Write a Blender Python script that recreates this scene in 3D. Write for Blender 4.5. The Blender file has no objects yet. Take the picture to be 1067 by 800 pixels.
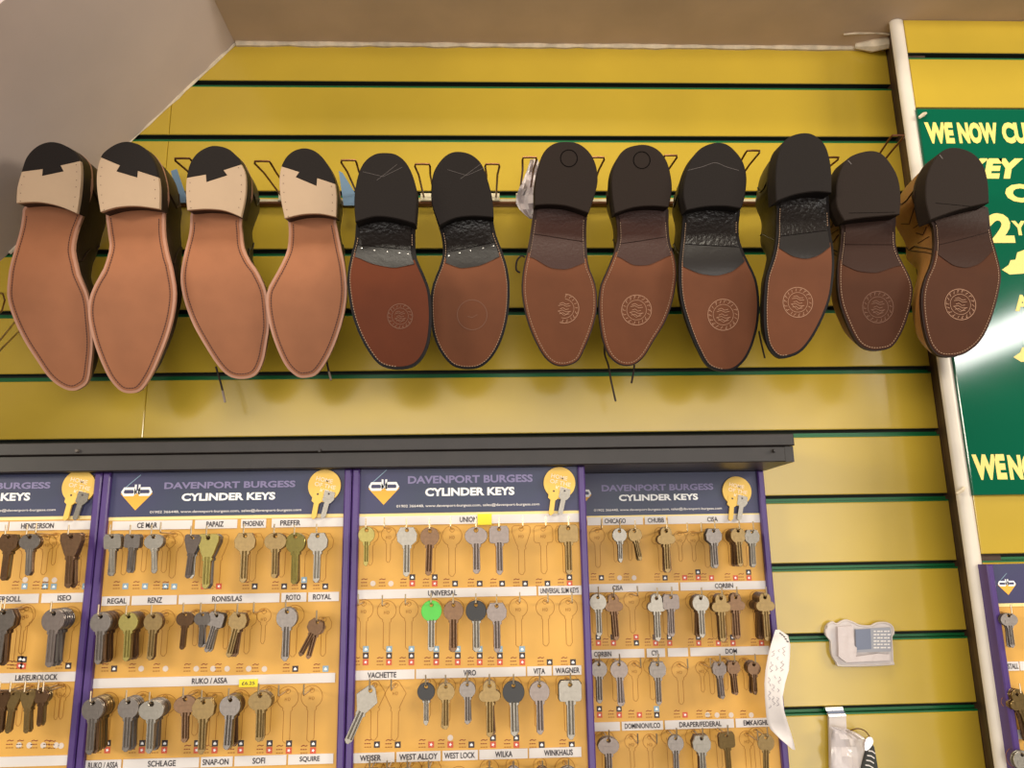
import bpy, bmesh, math, random
from mathutils import Vector, Matrix
random.seed(7)
C = bpy.context.scene.collection

# ------------------------------------------------------------------ camera, world, light, exposure
CAM = Vector((0.0, -1.04647, -0.16324))
RM = Matrix(((0.999173, 0.039465, 0.009785), (-0.036401, 0.975458, -0.217154), (-0.018115, 0.216618, 0.976088)))
F = 805.0
sc = bpy.context.scene
cam = bpy.data.objects.new('camera', bpy.data.cameras.new('camera')); C.objects.link(cam)
cam.data.sensor_width = 36; cam.data.lens = F * 36 / 1067; cam.data.clip_start = 0.01
R_, F_, U_ = RM.col[0], RM.col[1], RM.col[2]
mw = Matrix(((R_.x, U_.x, -F_.x, CAM.x), (R_.y, U_.y, -F_.y, CAM.y), (R_.z, U_.z, -F_.z, CAM.z), (0, 0, 0, 1)))
cam.matrix_world = mw
sc.camera = cam
sc.view_settings.view_transform = 'Standard'; sc.view_settings.look = 'None'
sc.view_settings.gamma = 1; sc.view_settings.use_curve_mapping = False
sc.view_settings.exposure = 0.0
w = bpy.data.worlds.new('world'); sc.world = w; w.use_nodes = True
w.node_tree.nodes['Background'].inputs[0].default_value = (1.0, 0.84, 0.70, 1)
w.node_tree.nodes['Background'].inputs[1].default_value = 0.08

def area(name, loc, target, sx, sy, watt, col):
    l = bpy.data.lights.new(name, 'AREA'); l.shape = 'RECTANGLE'; l.size = sx; l.size_y = sy; l.energy = watt; l.color = col
    o = bpy.data.objects.new(name, l); C.objects.link(o); o.location = loc
    o.rotation_euler = (Vector(target) - Vector(loc)).to_track_quat('-Z', 'Y').to_euler()
    return o
area('shopfront_daylight', (0.25, -4.2, -0.62), (0.25, 0, -0.62), 4.5, 2.95, 132, (1.0, 0.95, 0.88))
area('ceiling_panel_light', (0.05, -1.15, 1.85), (0.05, 0, 0.0), 1.3, 0.5, 26, (1.0, 0.92, 0.76))
area('left_fill_light', (-2.9, -2.1, 0.55), (0.0, 0, 0.1), 0.9, 0.5, 52, (1.0, 0.92, 0.76))  # added fill from the left, brightens the upper wall without glare
area('right_fill_light', (3.1, -1.8, 0.75), (0.0, 0, 0.1), 0.9, 0.5, 62, (1.0, 0.92, 0.76))  # added fill on the right, set wide so its reflection stays off the wall
ft = area('side_tube_light', (3.0, -3.3, 1.02), (0, 0, 0), 1.3, 0.16, 24, (1.0, 0.97, 0.92))
ft.rotation_euler = Matrix(((0, -0.33, 0.94), (1, 0, 0), (0, 0.94, 0.33))).to_euler()

# ------------------------------------------------------------------ projection of photo positions onto real planes
def ray(px, py): return RM @ Vector(((px - 533.5) / F, 1.0, -(py - 400) / F))
def at(px, py, Y):
    d = ray(px, py); return CAM + d * ((Y - CAM.y) / d.y)

# ------------------------------------------------------------------ materials
def lin(c): return tuple(((v / 255) / 12.92 if v / 255 <= 0.04045 else (((v / 255) + 0.055) / 1.055) ** 2.4) for v in c) + (1,)
def mat(name, rgb, rough=0.5, metal=0.0, var=0.0, scale=30, bump=0.0, bscale=120, spec=0.5, rgb2=None, trans=0.0, coat=0.0):
    m = bpy.data.materials.new(name); m.use_nodes = True; nt = m.node_tree; b = nt.nodes['Principled BSDF']
    b.inputs['Base Color'].default_value = lin(rgb); b.inputs['Roughness'].default_value = rough
    b.inputs['Metallic'].default_value = metal; b.inputs['Specular IOR Level'].default_value = spec
    b.inputs['Coat Weight'].default_value = coat; b.inputs['Coat Roughness'].default_value = 0.12
    tc = nt.nodes.new('ShaderNodeTexCoord')
    if var or rgb2:
        n = nt.nodes.new('ShaderNodeTexNoise'); n.inputs['Scale'].default_value = scale; n.inputs['Detail'].default_value = 5
        nt.links.new(tc.outputs['Object'], n.inputs['Vector'])
        r = nt.nodes.new('ShaderNodeValToRGB'); r.color_ramp.elements[0].position = 0.35; r.color_ramp.elements[1].position = 0.68
        c2 = rgb2 if rgb2 else tuple(max(0, v * (1 - var)) for v in rgb)
        r.color_ramp.elements[0].color = lin(c2); r.color_ramp.elements[1].color = lin(rgb)
        nt.links.new(n.outputs['Fac'], r.inputs['Fac']); nt.links.new(r.outputs['Color'], b.inputs['Base Color'])
    if bump:
        n2 = nt.nodes.new('ShaderNodeTexNoise'); n2.inputs['Scale'].default_value = bscale; n2.inputs['Detail'].default_value = 4
        nt.links.new(tc.outputs['Object'], n2.inputs['Vector'])
        bp = nt.nodes.new('ShaderNodeBump'); bp.inputs['Strength'].default_value = bump; bp.inputs['Distance'].default_value = 0.002
        nt.links.new(n2.outputs['Fac'], bp.inputs['Height']); nt.links.new(bp.outputs['Normal'], b.inputs['Normal'])
    if trans:
        tr = nt.nodes.new('ShaderNodeBsdfTransparent'); mx = nt.nodes.new('ShaderNodeMixShader'); mx.inputs[0].default_value = 1 - trans
        out = nt.nodes['Material Output']
        nt.links.new(tr.outputs[0], mx.inputs[1]); nt.links.new(b.outputs[0], mx.inputs[2]); nt.links.new(mx.outputs[0], out.inputs[0])
    return m
M = {}
def mk(k, *a, **kw): M[k] = mat(k, *a, **kw)
mk('yellow_laminate', (199, 167, 54), 0.2, var=0.05, scale=6, spec=1.0)
mk('green_insert', (16, 100, 52), 0.35)
mk('slot_shade', (26, 30, 18), 0.8)  # dark colour stands in for the shade inside the wall slots
mk('ceiling_paint', (208, 182, 158), 0.85, var=0.07, scale=9, bump=0.25, bscale=25)
mk('soffit_paint', (198, 180, 172), 0.85, var=0.06, scale=5, bump=0.15, bscale=18)
mk('caulk', (232, 214, 186), 0.7, var=0.15, scale=60, bump=0.4, bscale=90)
mk('brown_batten', (74, 48, 26), 0.6, var=0.35, scale=18)
mk('white_trim', (228, 216, 200), 0.4, var=0.05, scale=20)
mk('black_plastic', (46, 40, 38), 0.42, var=0.1, scale=40)
mk('sign_green', (6, 92, 66), 0.09)
mk('sign_yellow', (236, 216, 118), 0.45)
mk('purple_frame', (78, 52, 118), 0.35)
mk('header_purple', (62, 52, 104), 0.4, rgb2=(50, 58, 82), scale=4)
mk('board_orange', (226, 170, 76), 0.5, var=0.06, scale=12)
mk('board_edge_cream', (246, 220, 150), 0.5)
mk('strip_white', (224, 216, 212), 0.5)
mk('ink_dark', (54, 46, 52), 0.6)
mk('ink_brown', (166, 104, 20), 0.6)
mk('ink_rust', (140, 58, 26), 0.6)
mk('header_grey', (134, 124, 164), 0.5)
mk('white_print', (250, 248, 246), 0.5)
mk('logo_orange', (240, 176, 60), 0.5)
mk('icon_black', (52, 36, 38), 0.5)
mk('icon_red', (208, 84, 50), 0.5)
mk('icon_blue', (142, 172, 190), 0.5)
mk('icon_silver', (222, 205, 190), 0.5)
mk('badge_gold', (236, 192, 88), 0.45)
mk('badge_text', (255, 226, 190), 0.5)
mk('sticker_yellow', (250, 226, 40), 0.5)
mk('key_nickel', (150, 143, 132), 0.27, metal=0.6, var=0.06, scale=300)
mk('key_steel', (128, 119, 112), 0.27, metal=0.6, var=0.08, scale=300)
mk('key_brass', (140, 115, 72), 0.27, metal=0.6, var=0.08, scale=300)
mk('key_gold', (152, 138, 74), 0.27, metal=0.6, var=0.06, scale=300)
mk('key_bronze', (116, 86, 60), 0.27, metal=0.6, var=0.1, scale=300)
mk('key_rose', (132, 119, 112), 0.27, metal=0.6, var=0.07, scale=300)
mk('key_green', (74, 190, 52), 0.35)
mk('key_black', (34, 30, 28), 0.35)
mk('hook_wire', (200, 180, 150), 0.3, metal=0.9)
mk('rack_wire', (116, 74, 46), 0.32, metal=0.7)
mk('rail_cream', (226, 212, 178), 0.35, var=0.12, scale=60)
mk('sole_pink', (160, 103, 71), 0.65, spec=0.25, var=0.10, scale=14, bump=0.05)
mk('edge_pink', (180, 130, 106), 0.5)
mk('sole_tan', (110, 64, 40), 0.7, spec=0.2, var=0.10, scale=16)
mk('sole_rust', (96, 45, 22), 0.7, spec=0.2, var=0.10, scale=14)
mk('sole_brown', (80, 46, 29), 0.7, spec=0.15, var=0.1, scale=16)
mk('heel_cream', (188, 158, 128), 0.55, var=0.05, scale=20)
mk('rubber_black', (30, 23, 20), 0.75, spec=0.22, bump=0.12, bscale=500)
mk('rubber_brown', (38, 27, 21), 0.75, spec=0.22, bump=0.1, bscale=500)
mk('rubber_line', (12, 9, 8), 0.9, spec=0.05)
mk('scuff_line', (92, 82, 78), 0.6)
mk('heel_stack', (34, 21, 16), 0.5, spec=0.3)
mk('edge_black', (20, 14, 13), 0.55, spec=0.2)
mk('edge_brown', (46, 27, 20), 0.55, spec=0.25)
mk('leather_espresso', (40, 23, 17), 0.5, spec=0.3, bump=0.12, bscale=220)
mk('leather_black', (22, 18, 16), 0.42, spec=0.3, bump=0.12, bscale=220)
mk('leather_oxblood', (56, 31, 22), 0.45, spec=0.35, bump=0.12, bscale=220)
mk('leather_russet', (124, 74, 34), 0.45, bump=0.2, bscale=260)
mk('leather_tan', (158, 104, 54), 0.4, var=0.12, scale=25, bump=0.12, bscale=220)
mk('lining', (70, 52, 38), 0.8)
mk('waist_black', (32, 27, 25), 0.3, bump=0.6, bscale=210)
mk('waist_black_smooth', (34, 29, 27), 0.38, bump=0.15, bscale=150)
mk('waist_brown', (62, 37, 30), 0.5, spec=0.35, bump=0.35, bscale=260)
mk('waist_dark', (54, 33, 25), 0.55, spec=0.25, bump=0.2, bscale=200)
mk('stitch_dark', (70, 32, 24), 0.7)
mk('stitch_light', (156, 124, 98), 0.7)
mk('stamp_light', (166, 122, 94), 0.6)
mk('stamp_faint', (110, 70, 48), 0.6)
mk('nail', (210, 205, 200), 0.25, metal=0.9)
mk('lace_dark', (44, 26, 20), 0.6)
mk('aglet', (150, 130, 120), 0.4)
mk('paper', (238, 228, 224), 0.7, var=0.03)
mk('pen', (110, 104, 120), 0.7)
mk('clear_plastic', (236, 226, 226), 0.12, trans=0.42, bump=0.5, bscale=60)
mk('plastic_rim', (222, 210, 204), 0.15, trans=0.25)
mk('bag_film', (214, 200, 198), 0.22, trans=0.15, bump=0.9, bscale=70)
mk('card_grey', (150, 150, 158), 0.4)
mk('card_blue', (112, 118, 138), 0.4)
mk('tag_blue', (104, 130, 154), 0.4)
mk('chrome', (220, 216, 212), 0.15, metal=1.0)
mk('strap_black', (40, 40, 34), 0.5)

# ------------------------------------------------------------------ mesh helpers
class MB:
    def __init__(s): s.v = []; s.f = []; s.m = []; s.mats = []
    def mi(s, m):
        if m not in s.mats: s.mats.append(m)
        return s.mats.index(m)
    def face(s, pts, m):
        b = len(s.v); s.v += [Vector(p) for p in pts]; s.f.append(tuple(range(b, b + len(pts)))); s.m.append(s.mi(m))
    def grid(s, rows, m, close=False):
        b = len(s.v); n = len(rows[0]); k = s.mi(m)
        for r in rows: s.v += [Vector(p) for p in r]
        for i in range(len(rows) - 1):
            for j in range(n if close else n - 1):
                j2 = (j + 1) % n
                s.f.append((b + i * n + j, b + i * n + j2, b + (i + 1) * n + j2, b + (i + 1) * n + j)); s.m.append(k)
        return b
    def box(s, x0, x1, y0, y1, z0, z1, m, ch=0.0):
        if not ch:
            p = [(x0, y0, z0), (x1, y0, z0), (x1, y0, z1), (x0, y0, z1), (x0, y1, z0), (x1, y1, z0), (x1, y1, z1), (x0, y1, z1)]
            b = len(s.v); s.v += [Vector(q) for q in p]; k = s.mi(m)
            for f in ((0, 1, 2, 3), (5, 4, 7, 6), (4, 0, 3, 7), (1, 5, 6, 2), (3, 2, 6, 7), (4, 5, 1, 0)): s.f.append(tuple(b + i for i in f)); s.m.append(k)
        else:   # front (low y) edges chamfered
            a = [(x0, z0), (x1, z0), (x1, z1), (x0, z1)]; c = ch; i_ = [(x0 + c, z0 + c), (x1 - c, z0 + c), (x1 - c, z1 - c), (x0 + c, z1 - c)]
            s.grid([[(x, y1, z) for x, z in a], [(x, y0 + c, z) for x, z in a], [(x, y0, z) for x, z in i_]], m, True)
            s.face([(x, y0, z) for x, z in i_], m); s.face([(x, y1, z) for x, z in reversed(a)], m)
    def tube(s, pts, r, m, n=6, close=False, caps=True):
        pts = [Vector(p) for p in pts]; rows = []; N = len(pts); prev = None
        for i, p in enumerate(pts):
            if close: t = pts[(i + 1) % N] - pts[i - 1]
            else: t = pts[min(i + 1, N - 1)] - pts[max(i - 1, 0)]
            t = t.normalized() if t.length > 1e-9 else Vector((0, 0, 1))
            if prev is None:
                a = Vector((0, 0, 1)) if abs(t.z) < 0.9 else Vector((1, 0, 0)); a = (a - t * a.dot(t)).normalized()
            else:
                a = prev - t * prev.dot(t); a = a.normalized() if a.length > 1e-6 else t.orthogonal().normalized()
            prev = a; b = t.cross(a); rr = r[i] if isinstance(r, (list, tuple)) else r
            rows.append([p + (a * math.cos(2 * math.pi * k / n) + b * math.sin(2 * math.pi * k / n)) * rr for k in range(n)])
        if close: rows.append(rows[0])
        s.grid(rows, m, True)
        if caps and not close: s.face(rows[0], m); s.face(list(reversed(rows[-1])), m)
    def strip(s, pts, wd, Y, m, close=False, th=0.0):
        # flat ribbon along 2D (x, z) polyline lying in the plane y = Y
        P = [Vector((p[0], p[1])) for p in pts]; N = len(P); L = []; R = []
        for i in range(N):
            if close: t = P[(i + 1) % N] - P[i - 1]
            else: t = P[min(i + 1, N - 1)] - P[max(i - 1, 0)]
            t = t.normalized() if t.length > 1e-9 else Vector((1, 0)); nn = Vector((-t.y, t.x)) * (wd / 2)
            L.append((P[i].x + nn.x, Y, P[i].y + nn.y)); R.append((P[i].x - nn.x, Y, P[i].y - nn.y))
        if close: L.append(L[0]); R.append(R[0])
        s.grid([L, R], m)
    def rect(s, x0, x1, z0, z1, Y, m): s.face([(x0, Y, z0), (x1, Y, z0), (x1, Y, z1), (x0, Y, z1)], m)
    def disc(s, x, z, r, Y, m, n=20, rz=None):
        rz = rz or r
        s.face([(x + r * math.cos(2 * math.pi * k / n), Y, z + rz * math.sin(2 * math.pi * k / n)) for k in range(n)], m)
    def build(s, name, parent=None, smooth=False, angle=None, fix=True):
        me = bpy.data.meshes.new(name)
        o0 = parent.location if parent is not None and parent.type == 'EMPTY' else (parent['org'] if parent is not None and 'org' in parent else None)
        off = Vector(o0) if o0 is not None else Vector((0, 0, 0))
        me.from_pydata([tuple(v - off) for v in s.v], [], s.f)
        for m in s.mats: me.materials.append(M[m])
        for p, k in zip(me.polygons, s.m): p.material_index = k
        if fix:
            bm = bmesh.new(); bm.from_mesh(me); bmesh.ops.remove_doubles(bm, verts=bm.verts, dist=2e-6); bmesh.ops.recalc_face_normals(bm, faces=bm.faces); bm.to_mesh(me); bm.free()
        if smooth:
            for p in me.polygons: p.use_smooth = True
            me.set_sharp_from_angle(angle=math.radians(angle or 40))
        o = bpy.data.objects.new(name, me); C.objects.link(o)
        if parent is not None:
            o.parent = parent
            if off.length: o['org'] = tuple(off)
        return o
ORG = []
def tag(o, label, cat, group=None, kind=None):
    if label: o['label'] = label
    if cat: o['category'] = cat
    if group: o['group'] = group
    if kind: o['kind'] = kind
    return o
def thing(name, label, cat, loc, group=None):
    o = bpy.data.objects.new(name, None); C.objects.link(o); o.location = loc; o.empty_display_size = 0.01
    return tag(o, label, cat, group)
def struct(o): o['kind'] = 'structure'; return o

def mesh_of(ob):
    dg = bpy.context.evaluated_depsgraph_get(); dg.update()
    me = bpy.data.meshes.new_from_object(ob.evaluated_get(dg)); return me
def loops_mesh(loops, ext, bev=0.0):
    """closed 2D loops (x, z), first the outline then holes -> a solid plate in the XZ plane, thickness 2*ext along y"""
    cu = bpy.data.curves.new('c', 'CURVE'); cu.dimensions = '2D'; cu.fill_mode = 'BOTH'; cu.extrude = ext; cu.bevel_depth = bev; cu.bevel_resolution = 0
    for lp in loops:
        sp = cu.splines.new('POLY'); sp.points.add(len(lp) - 1); sp.use_cyclic_u = True
        for p, q in zip(sp.points, lp): p.co = (q[0], q[1], 0, 1)
    ob = bpy.data.objects.new('c', cu); C.objects.link(ob); me = mesh_of(ob)
    bpy.data.objects.remove(ob); bpy.data.curves.remove(cu)
    for v in me.vertices: v.co = (v.co.x, -v.co.z, v.co.y)
    return me
_txt = {}
def text_mesh(body, bold=0.0, shear=0.0, ext=0.0):
    k = (body, bold, shear)
    if k in _txt: return _txt[k]
    cu = bpy.data.curves.new('t', 'FONT'); cu.body = body; cu.size = 1.0; cu.offset = bold; cu.shear = shear; cu.resolution_u = 3; cu.extrude = 0
    cu.align_x = 'LEFT'
    ob = bpy.data.objects.new('t', cu); C.objects.link(ob); me = mesh_of(ob)
    bpy.data.objects.remove(ob); bpy.data.curves.remove(cu)
    vs = [(v.co.x, v.co.y) for v in me.vertices]; fs = [tuple(p.vertices) for p in me.polygons]; bpy.data.meshes.remove(me)
    x0 = min(p[0] for p in vs); x1 = max(p[0] for p in vs); y0 = min(p[1] for p in vs); y1 = max(p[1] for p in vs)
    r = ([((x - x0) / (x1 - x0), (y - y0) / (y1 - y0)) for x, y in vs], fs); _txt[k] = r; return r
def put_text(mb, body, x0, x1, z0, z1, Y, m, bold=0.0, shear=0.0, rot=0.0, mp=None):
    vs, fs = text_mesh(body, bold, shear); b = len(mb.v); k = mb.mi(m); cx, cz = (x0 + x1) / 2, (z0 + z1) / 2
    for u, v in vs:
        dx = (u - 0.5) * (x1 - x0); dz = (v - 0.5) * (z1 - z0); c, s_ = math.cos(rot), math.sin(rot)
        q = (cx + dx * c - dz * s_, cz + dx * s_ + dz * c)
        mb.v.append(Vector((q[0], Y, q[1])) if mp is None else mp(q))
    for f in fs: mb.f.append(tuple(b + i for i in f)); mb.m.append(k)
def px_text(mb, body, px0, py0, px1, py1, Y, m, bold=0.0, shear=0.0, rot=0.0):
    a = at(px0, py1, Y); b = at(px1, py0, Y); put_text(mb, body, a.x, b.x, a.z, b.z, Y, m, bold, shear, rot)
def catmull(P, n=6, close=True):
    out = []; N = len(P)
    for i in range(N if close else N - 1):
        g = (lambda k: P[k % N]) if close else (lambda k: P[max(0, min(N - 1, k))])
        p0, p1, p2, p3 = [Vector(g(i + d)) for d in (-1, 0, 1, 2)]
        for j in range(n):
            t = j / n
            out.append(0.5 * ((2 * p1) + (p2 - p0) * t + (2 * p0 - 5 * p1 + 4 * p2 - p3) * t * t + (3 * p1 - p0 - 3 * p2 + p3) * t ** 3))
    if not close: out.append(Vector(P[-1]))
    return out
def smooth01(a, b, x):
    t = max(0.0, min(1.0, (x - a) / (b - a))); return t * t * (3 - 2 * t)

# ------------------------------------------------------------------ room shell
PITCH, SLOT = 0.09, 0.0108
def slatwall(name, xs, zlo, zhi, Y, z7):
    mb = MB(); zs = [z7 + PITCH * k for k in range(-12, 12)]; zs = [z for z in zs if zlo < z < zhi + 0.02]
    ends = [zlo] + sorted(zs) + [zhi + SLOT]
    for xa, xb in xs:
        for a, b in zip(ends[:-1], ends[1:]):
            if b - SLOT - a < 0.002: continue
            mb.box(xa, xb, Y, Y + 0.013, a, b - SLOT, 'yellow_laminate', 0.0009)
        for z in zs:
            mb.box(xa, xb, Y + 0.0105, Y + 0.013, z - SLOT, z, 'slot_shade')
            mb.box(xa, xb, Y + 0.0010, Y + 0.0104, z - SLOT + 0.0001, z - SLOT + 0.0022, 'green_insert')
            mb.box(xa, xb, Y + 0.0012, Y + 0.0104, z - 0.0008, z - 0.0001, 'slot_shade')  # liner added to colour the plank underside dark, as shade would
            mb.box(xa, xb, Y + 0.0070, Y + 0.0104, z - SLOT + 0.0028, z - SLOT + 0.0066, 'green_insert')
    mb.box(xs[0][0], xs[-1][1], Y + 0.0132, Y + 0.03, zlo, zhi, 'slot_shade')
    return struct(mb.build(name))
slatwall('wall_back', [(-1.15, -0.4562), (-0.4556, 0.639)], -0.66, 0.6025, 0.0, 0.0)
slatwall('wall_right', [(0.6315, 1.25)], -0.66, 0.6025, -0.066, 0.0079)
mb = MB(); mb.box(-0.3684, 1.25, -0.135, 0.0, 0.6026, 0.64, 'ceiling_paint'); struct(mb.build('ceiling'))
# sloping soffit running down to the left, its lower edge along the wall
mb = MB()
p = [(-0.3684, 0.6028), (-0.4985, 0.4498), (-0.6608, 0.2672), (-1.15, -0.290)]
q = [(x - 0.022, z + 0.022) for x, z in p]
mb.grid([[(x, -0.30, z) for x, z in p], [(x, 0.0, z) for x, z in p]], 'soffit_paint')
mb.grid([[(x, 0.0, z) for x, z in q], [(x, -0.30, z) for x, z in q]], 'soffit_paint')
mb.grid([[(x, -0.30, z) for x, z in q], [(x, -0.30, z) for x, z in p]], 'soffit_paint')
struct(mb.build('ceiling_sloping'))
mb = MB()
rnd = random.Random(3)
mb.tube([(-0.366 + i * 0.02, -0.0015, 0.6015 + rnd.uniform(-0.0008, 0.0006)) for i in range(51)], [0.0042 + rnd.uniform(-0.001, 0.0012) for _ in range(51)], 'caulk', 7)
struct(mb.build('trim_1', smooth=True))
mb = MB()
pp = [Vector((-0.3684, -0.001, 0.6005)).lerp(Vector((-0.6608, -0.001, 0.2650)), i / 30) for i in range(31)]
mb.tube([a + Vector((rnd.uniform(-0.0008, 0.0008), 0, rnd.uniform(-0.0008, 0.0008))) for a in pp], [0.0022 + rnd.uniform(-0.001, 0.0009) for _ in pp], 'caulk', 6)
struct(mb.build('trim_2', smooth=True))
mb = MB()   # rough filler in the corner over the batten
mb.tube([at(879, 36, -0.035), at(895, 34.5, -0.035), at(912, 34, -0.035), at(931, 36.5, -0.035)], [0.0012, 0.002, 0.002, 0.0012], 'caulk', 6)
mb.tube([(0.585, -0.008, 0.600), (0.61, -0.012, 0.599), (0.635, -0.02, 0.598)], [0.004, 0.011, 0.009], 'caulk', 8)
struct(mb.build('trim_3', smooth=True))
mb = MB()
pl = [(0.6391, 0.0135), (0.6391, 0.0005), (0.6345, -0.018), (0.6318, -0.020), (0.6205, -0.050), (0.618, -0.0595), (0.66, -0.0595), (0.66, 0.0135)]
mb.grid([[(x, y, -0.66) for x, y in pl], [(x, y, 0.602) for x, y in pl]], 'brown_batten', True)
struct(mb.build('trim_4'))
mb = MB()
pl = [(0.6125, -0.060)] + [(0.622 - 0.0095 * math.cos(a), -0.0625 - 0.0065 * math.sin(a)) for a in [math.pi * i / 8 for i in range(9)]] + [(0.6315, -0.060)]
mb.grid([[(x, y, -0.66) for x, y in pl], [(x, y, 0.602) for x, y in pl]], 'white_trim', True)
mb.face([(x, y, 0.602) for x, y in pl], 'white_trim')
struct(mb.build('trim_5', smooth=True, angle=50))

# ------------------------------------------------------------------ ticket rail and wire prongs of the shoe rack
mb = MB()
rr = thing('ticket_rail', 'cream ticket rail running along the yellow wall behind the row of shoes', 'rail', (0.04, 0, 0.337))
mb.box(-0.47, 0.60, -0.006, -0.001, 0.3395, 0.3445, 'rail_cream', 0.001); mb.build('ticket_strip', rr)
mb = MB(); mb.box(-0.47, 0.60, -0.010, -0.001, 0.3345, 0.3385, 'rack_wire', 0.001); mb.build('rail_shadow_strip', rr)  # brown strip puts the shadow line under the rail into colour
PR = [((190, 165), 20), ((273, 168), 20), ((363, 167), 19), ((440, 171), 19), ((513, 171), 18), ((552, 164), 18), ((623, 164), 17), ((699, 162), 17), ((785, 157), 18), ((868, 164), 16), ((936, 141), 17)]
pl_where = ['behind the second shoe from the left', 'right of the third shoe from left', 'left of the first rubber-heeled black shoe', 'between the two black-edged shoes with nailed waists',
            'right of the sixth shoe from the left', 'behind the crumpled plastic film', 'between the two heels marked with a circle', 'left of the ninth shoe from the left', 'right of the ninth shoe from left', 'left of the russet shoe', 'beside the dark batten']
for (pxy, wpx), wh in zip(PR, pl_where):
    a = at(pxy[0], pxy[1], -0.14); hw = wpx * 0.00092 / 1.0 / 2 * 1.1; x = a.x
    t = thing('shoe_prong', 'bronze wire prong sticking out of the wall, ' + wh, 'hook', (x, -0.004, 0.346), 'wire prongs of the shoe rack')
    mb = MB(); r = 0.0014; pts = []
    zb = 0.346
    for i in range(5): pts.append((x - hw * 0.8, -0.004 - 0.033 * i, zb + (a.z - zb) * (i / 4.0)))
    pts[-1] = (x - hw, -0.136, a.z - 0.001)
    pts += [(x - hw * 0.9, -0.140, a.z), (x, -0.1405, a.z), (x + hw * 0.9, -0.140, a.z), (x + hw, -0.136, a.z - 0.001)]
    for i in range(3, -1, -1): pts.append((x + hw * 0.8, -0.004 - 0.033 * i, zb + (a.z - zb) * (i / 4.0)))
    mb.tube(pts, r, 'rack_wire', 7); mb.build('wire_loop', t, smooth=True)
    mb = MB(); mb.box(x - hw - 0.003, x + hw + 0.003, -0.0125, -0.0065, 0.3385, 0.3505, 'rail_cream', 0.001); mb.build('clip', t)
# second tier prong at the left edge
t = thing('wire_prong', 'pale wire prong at the left edge below the sloping soffit', 'hook', (-0.62, -0.004, 0.18))
mb = MB()
mb.tube([at(19, 331, 0.0), at(12, 340, -0.03), at(2, 352, -0.06), at(-12, 368, -0.09), at(-14, 372, -0.09), at(-10, 375, -0.088), at(4, 361, -0.06), at(14, 351, -0.03), at(20, 345, 0.0)], 0.0013, 'hook_wire', 7)
mb.tube([at(-2, 305, -0.006), at(3, 306, -0.03), at(5, 313, -0.04), at(2, 324, -0.02), at(0, 326, -0.004)], 0.0012, 'rack_wire', 7)
mb.build('wire_loop', t, smooth=True)

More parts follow.
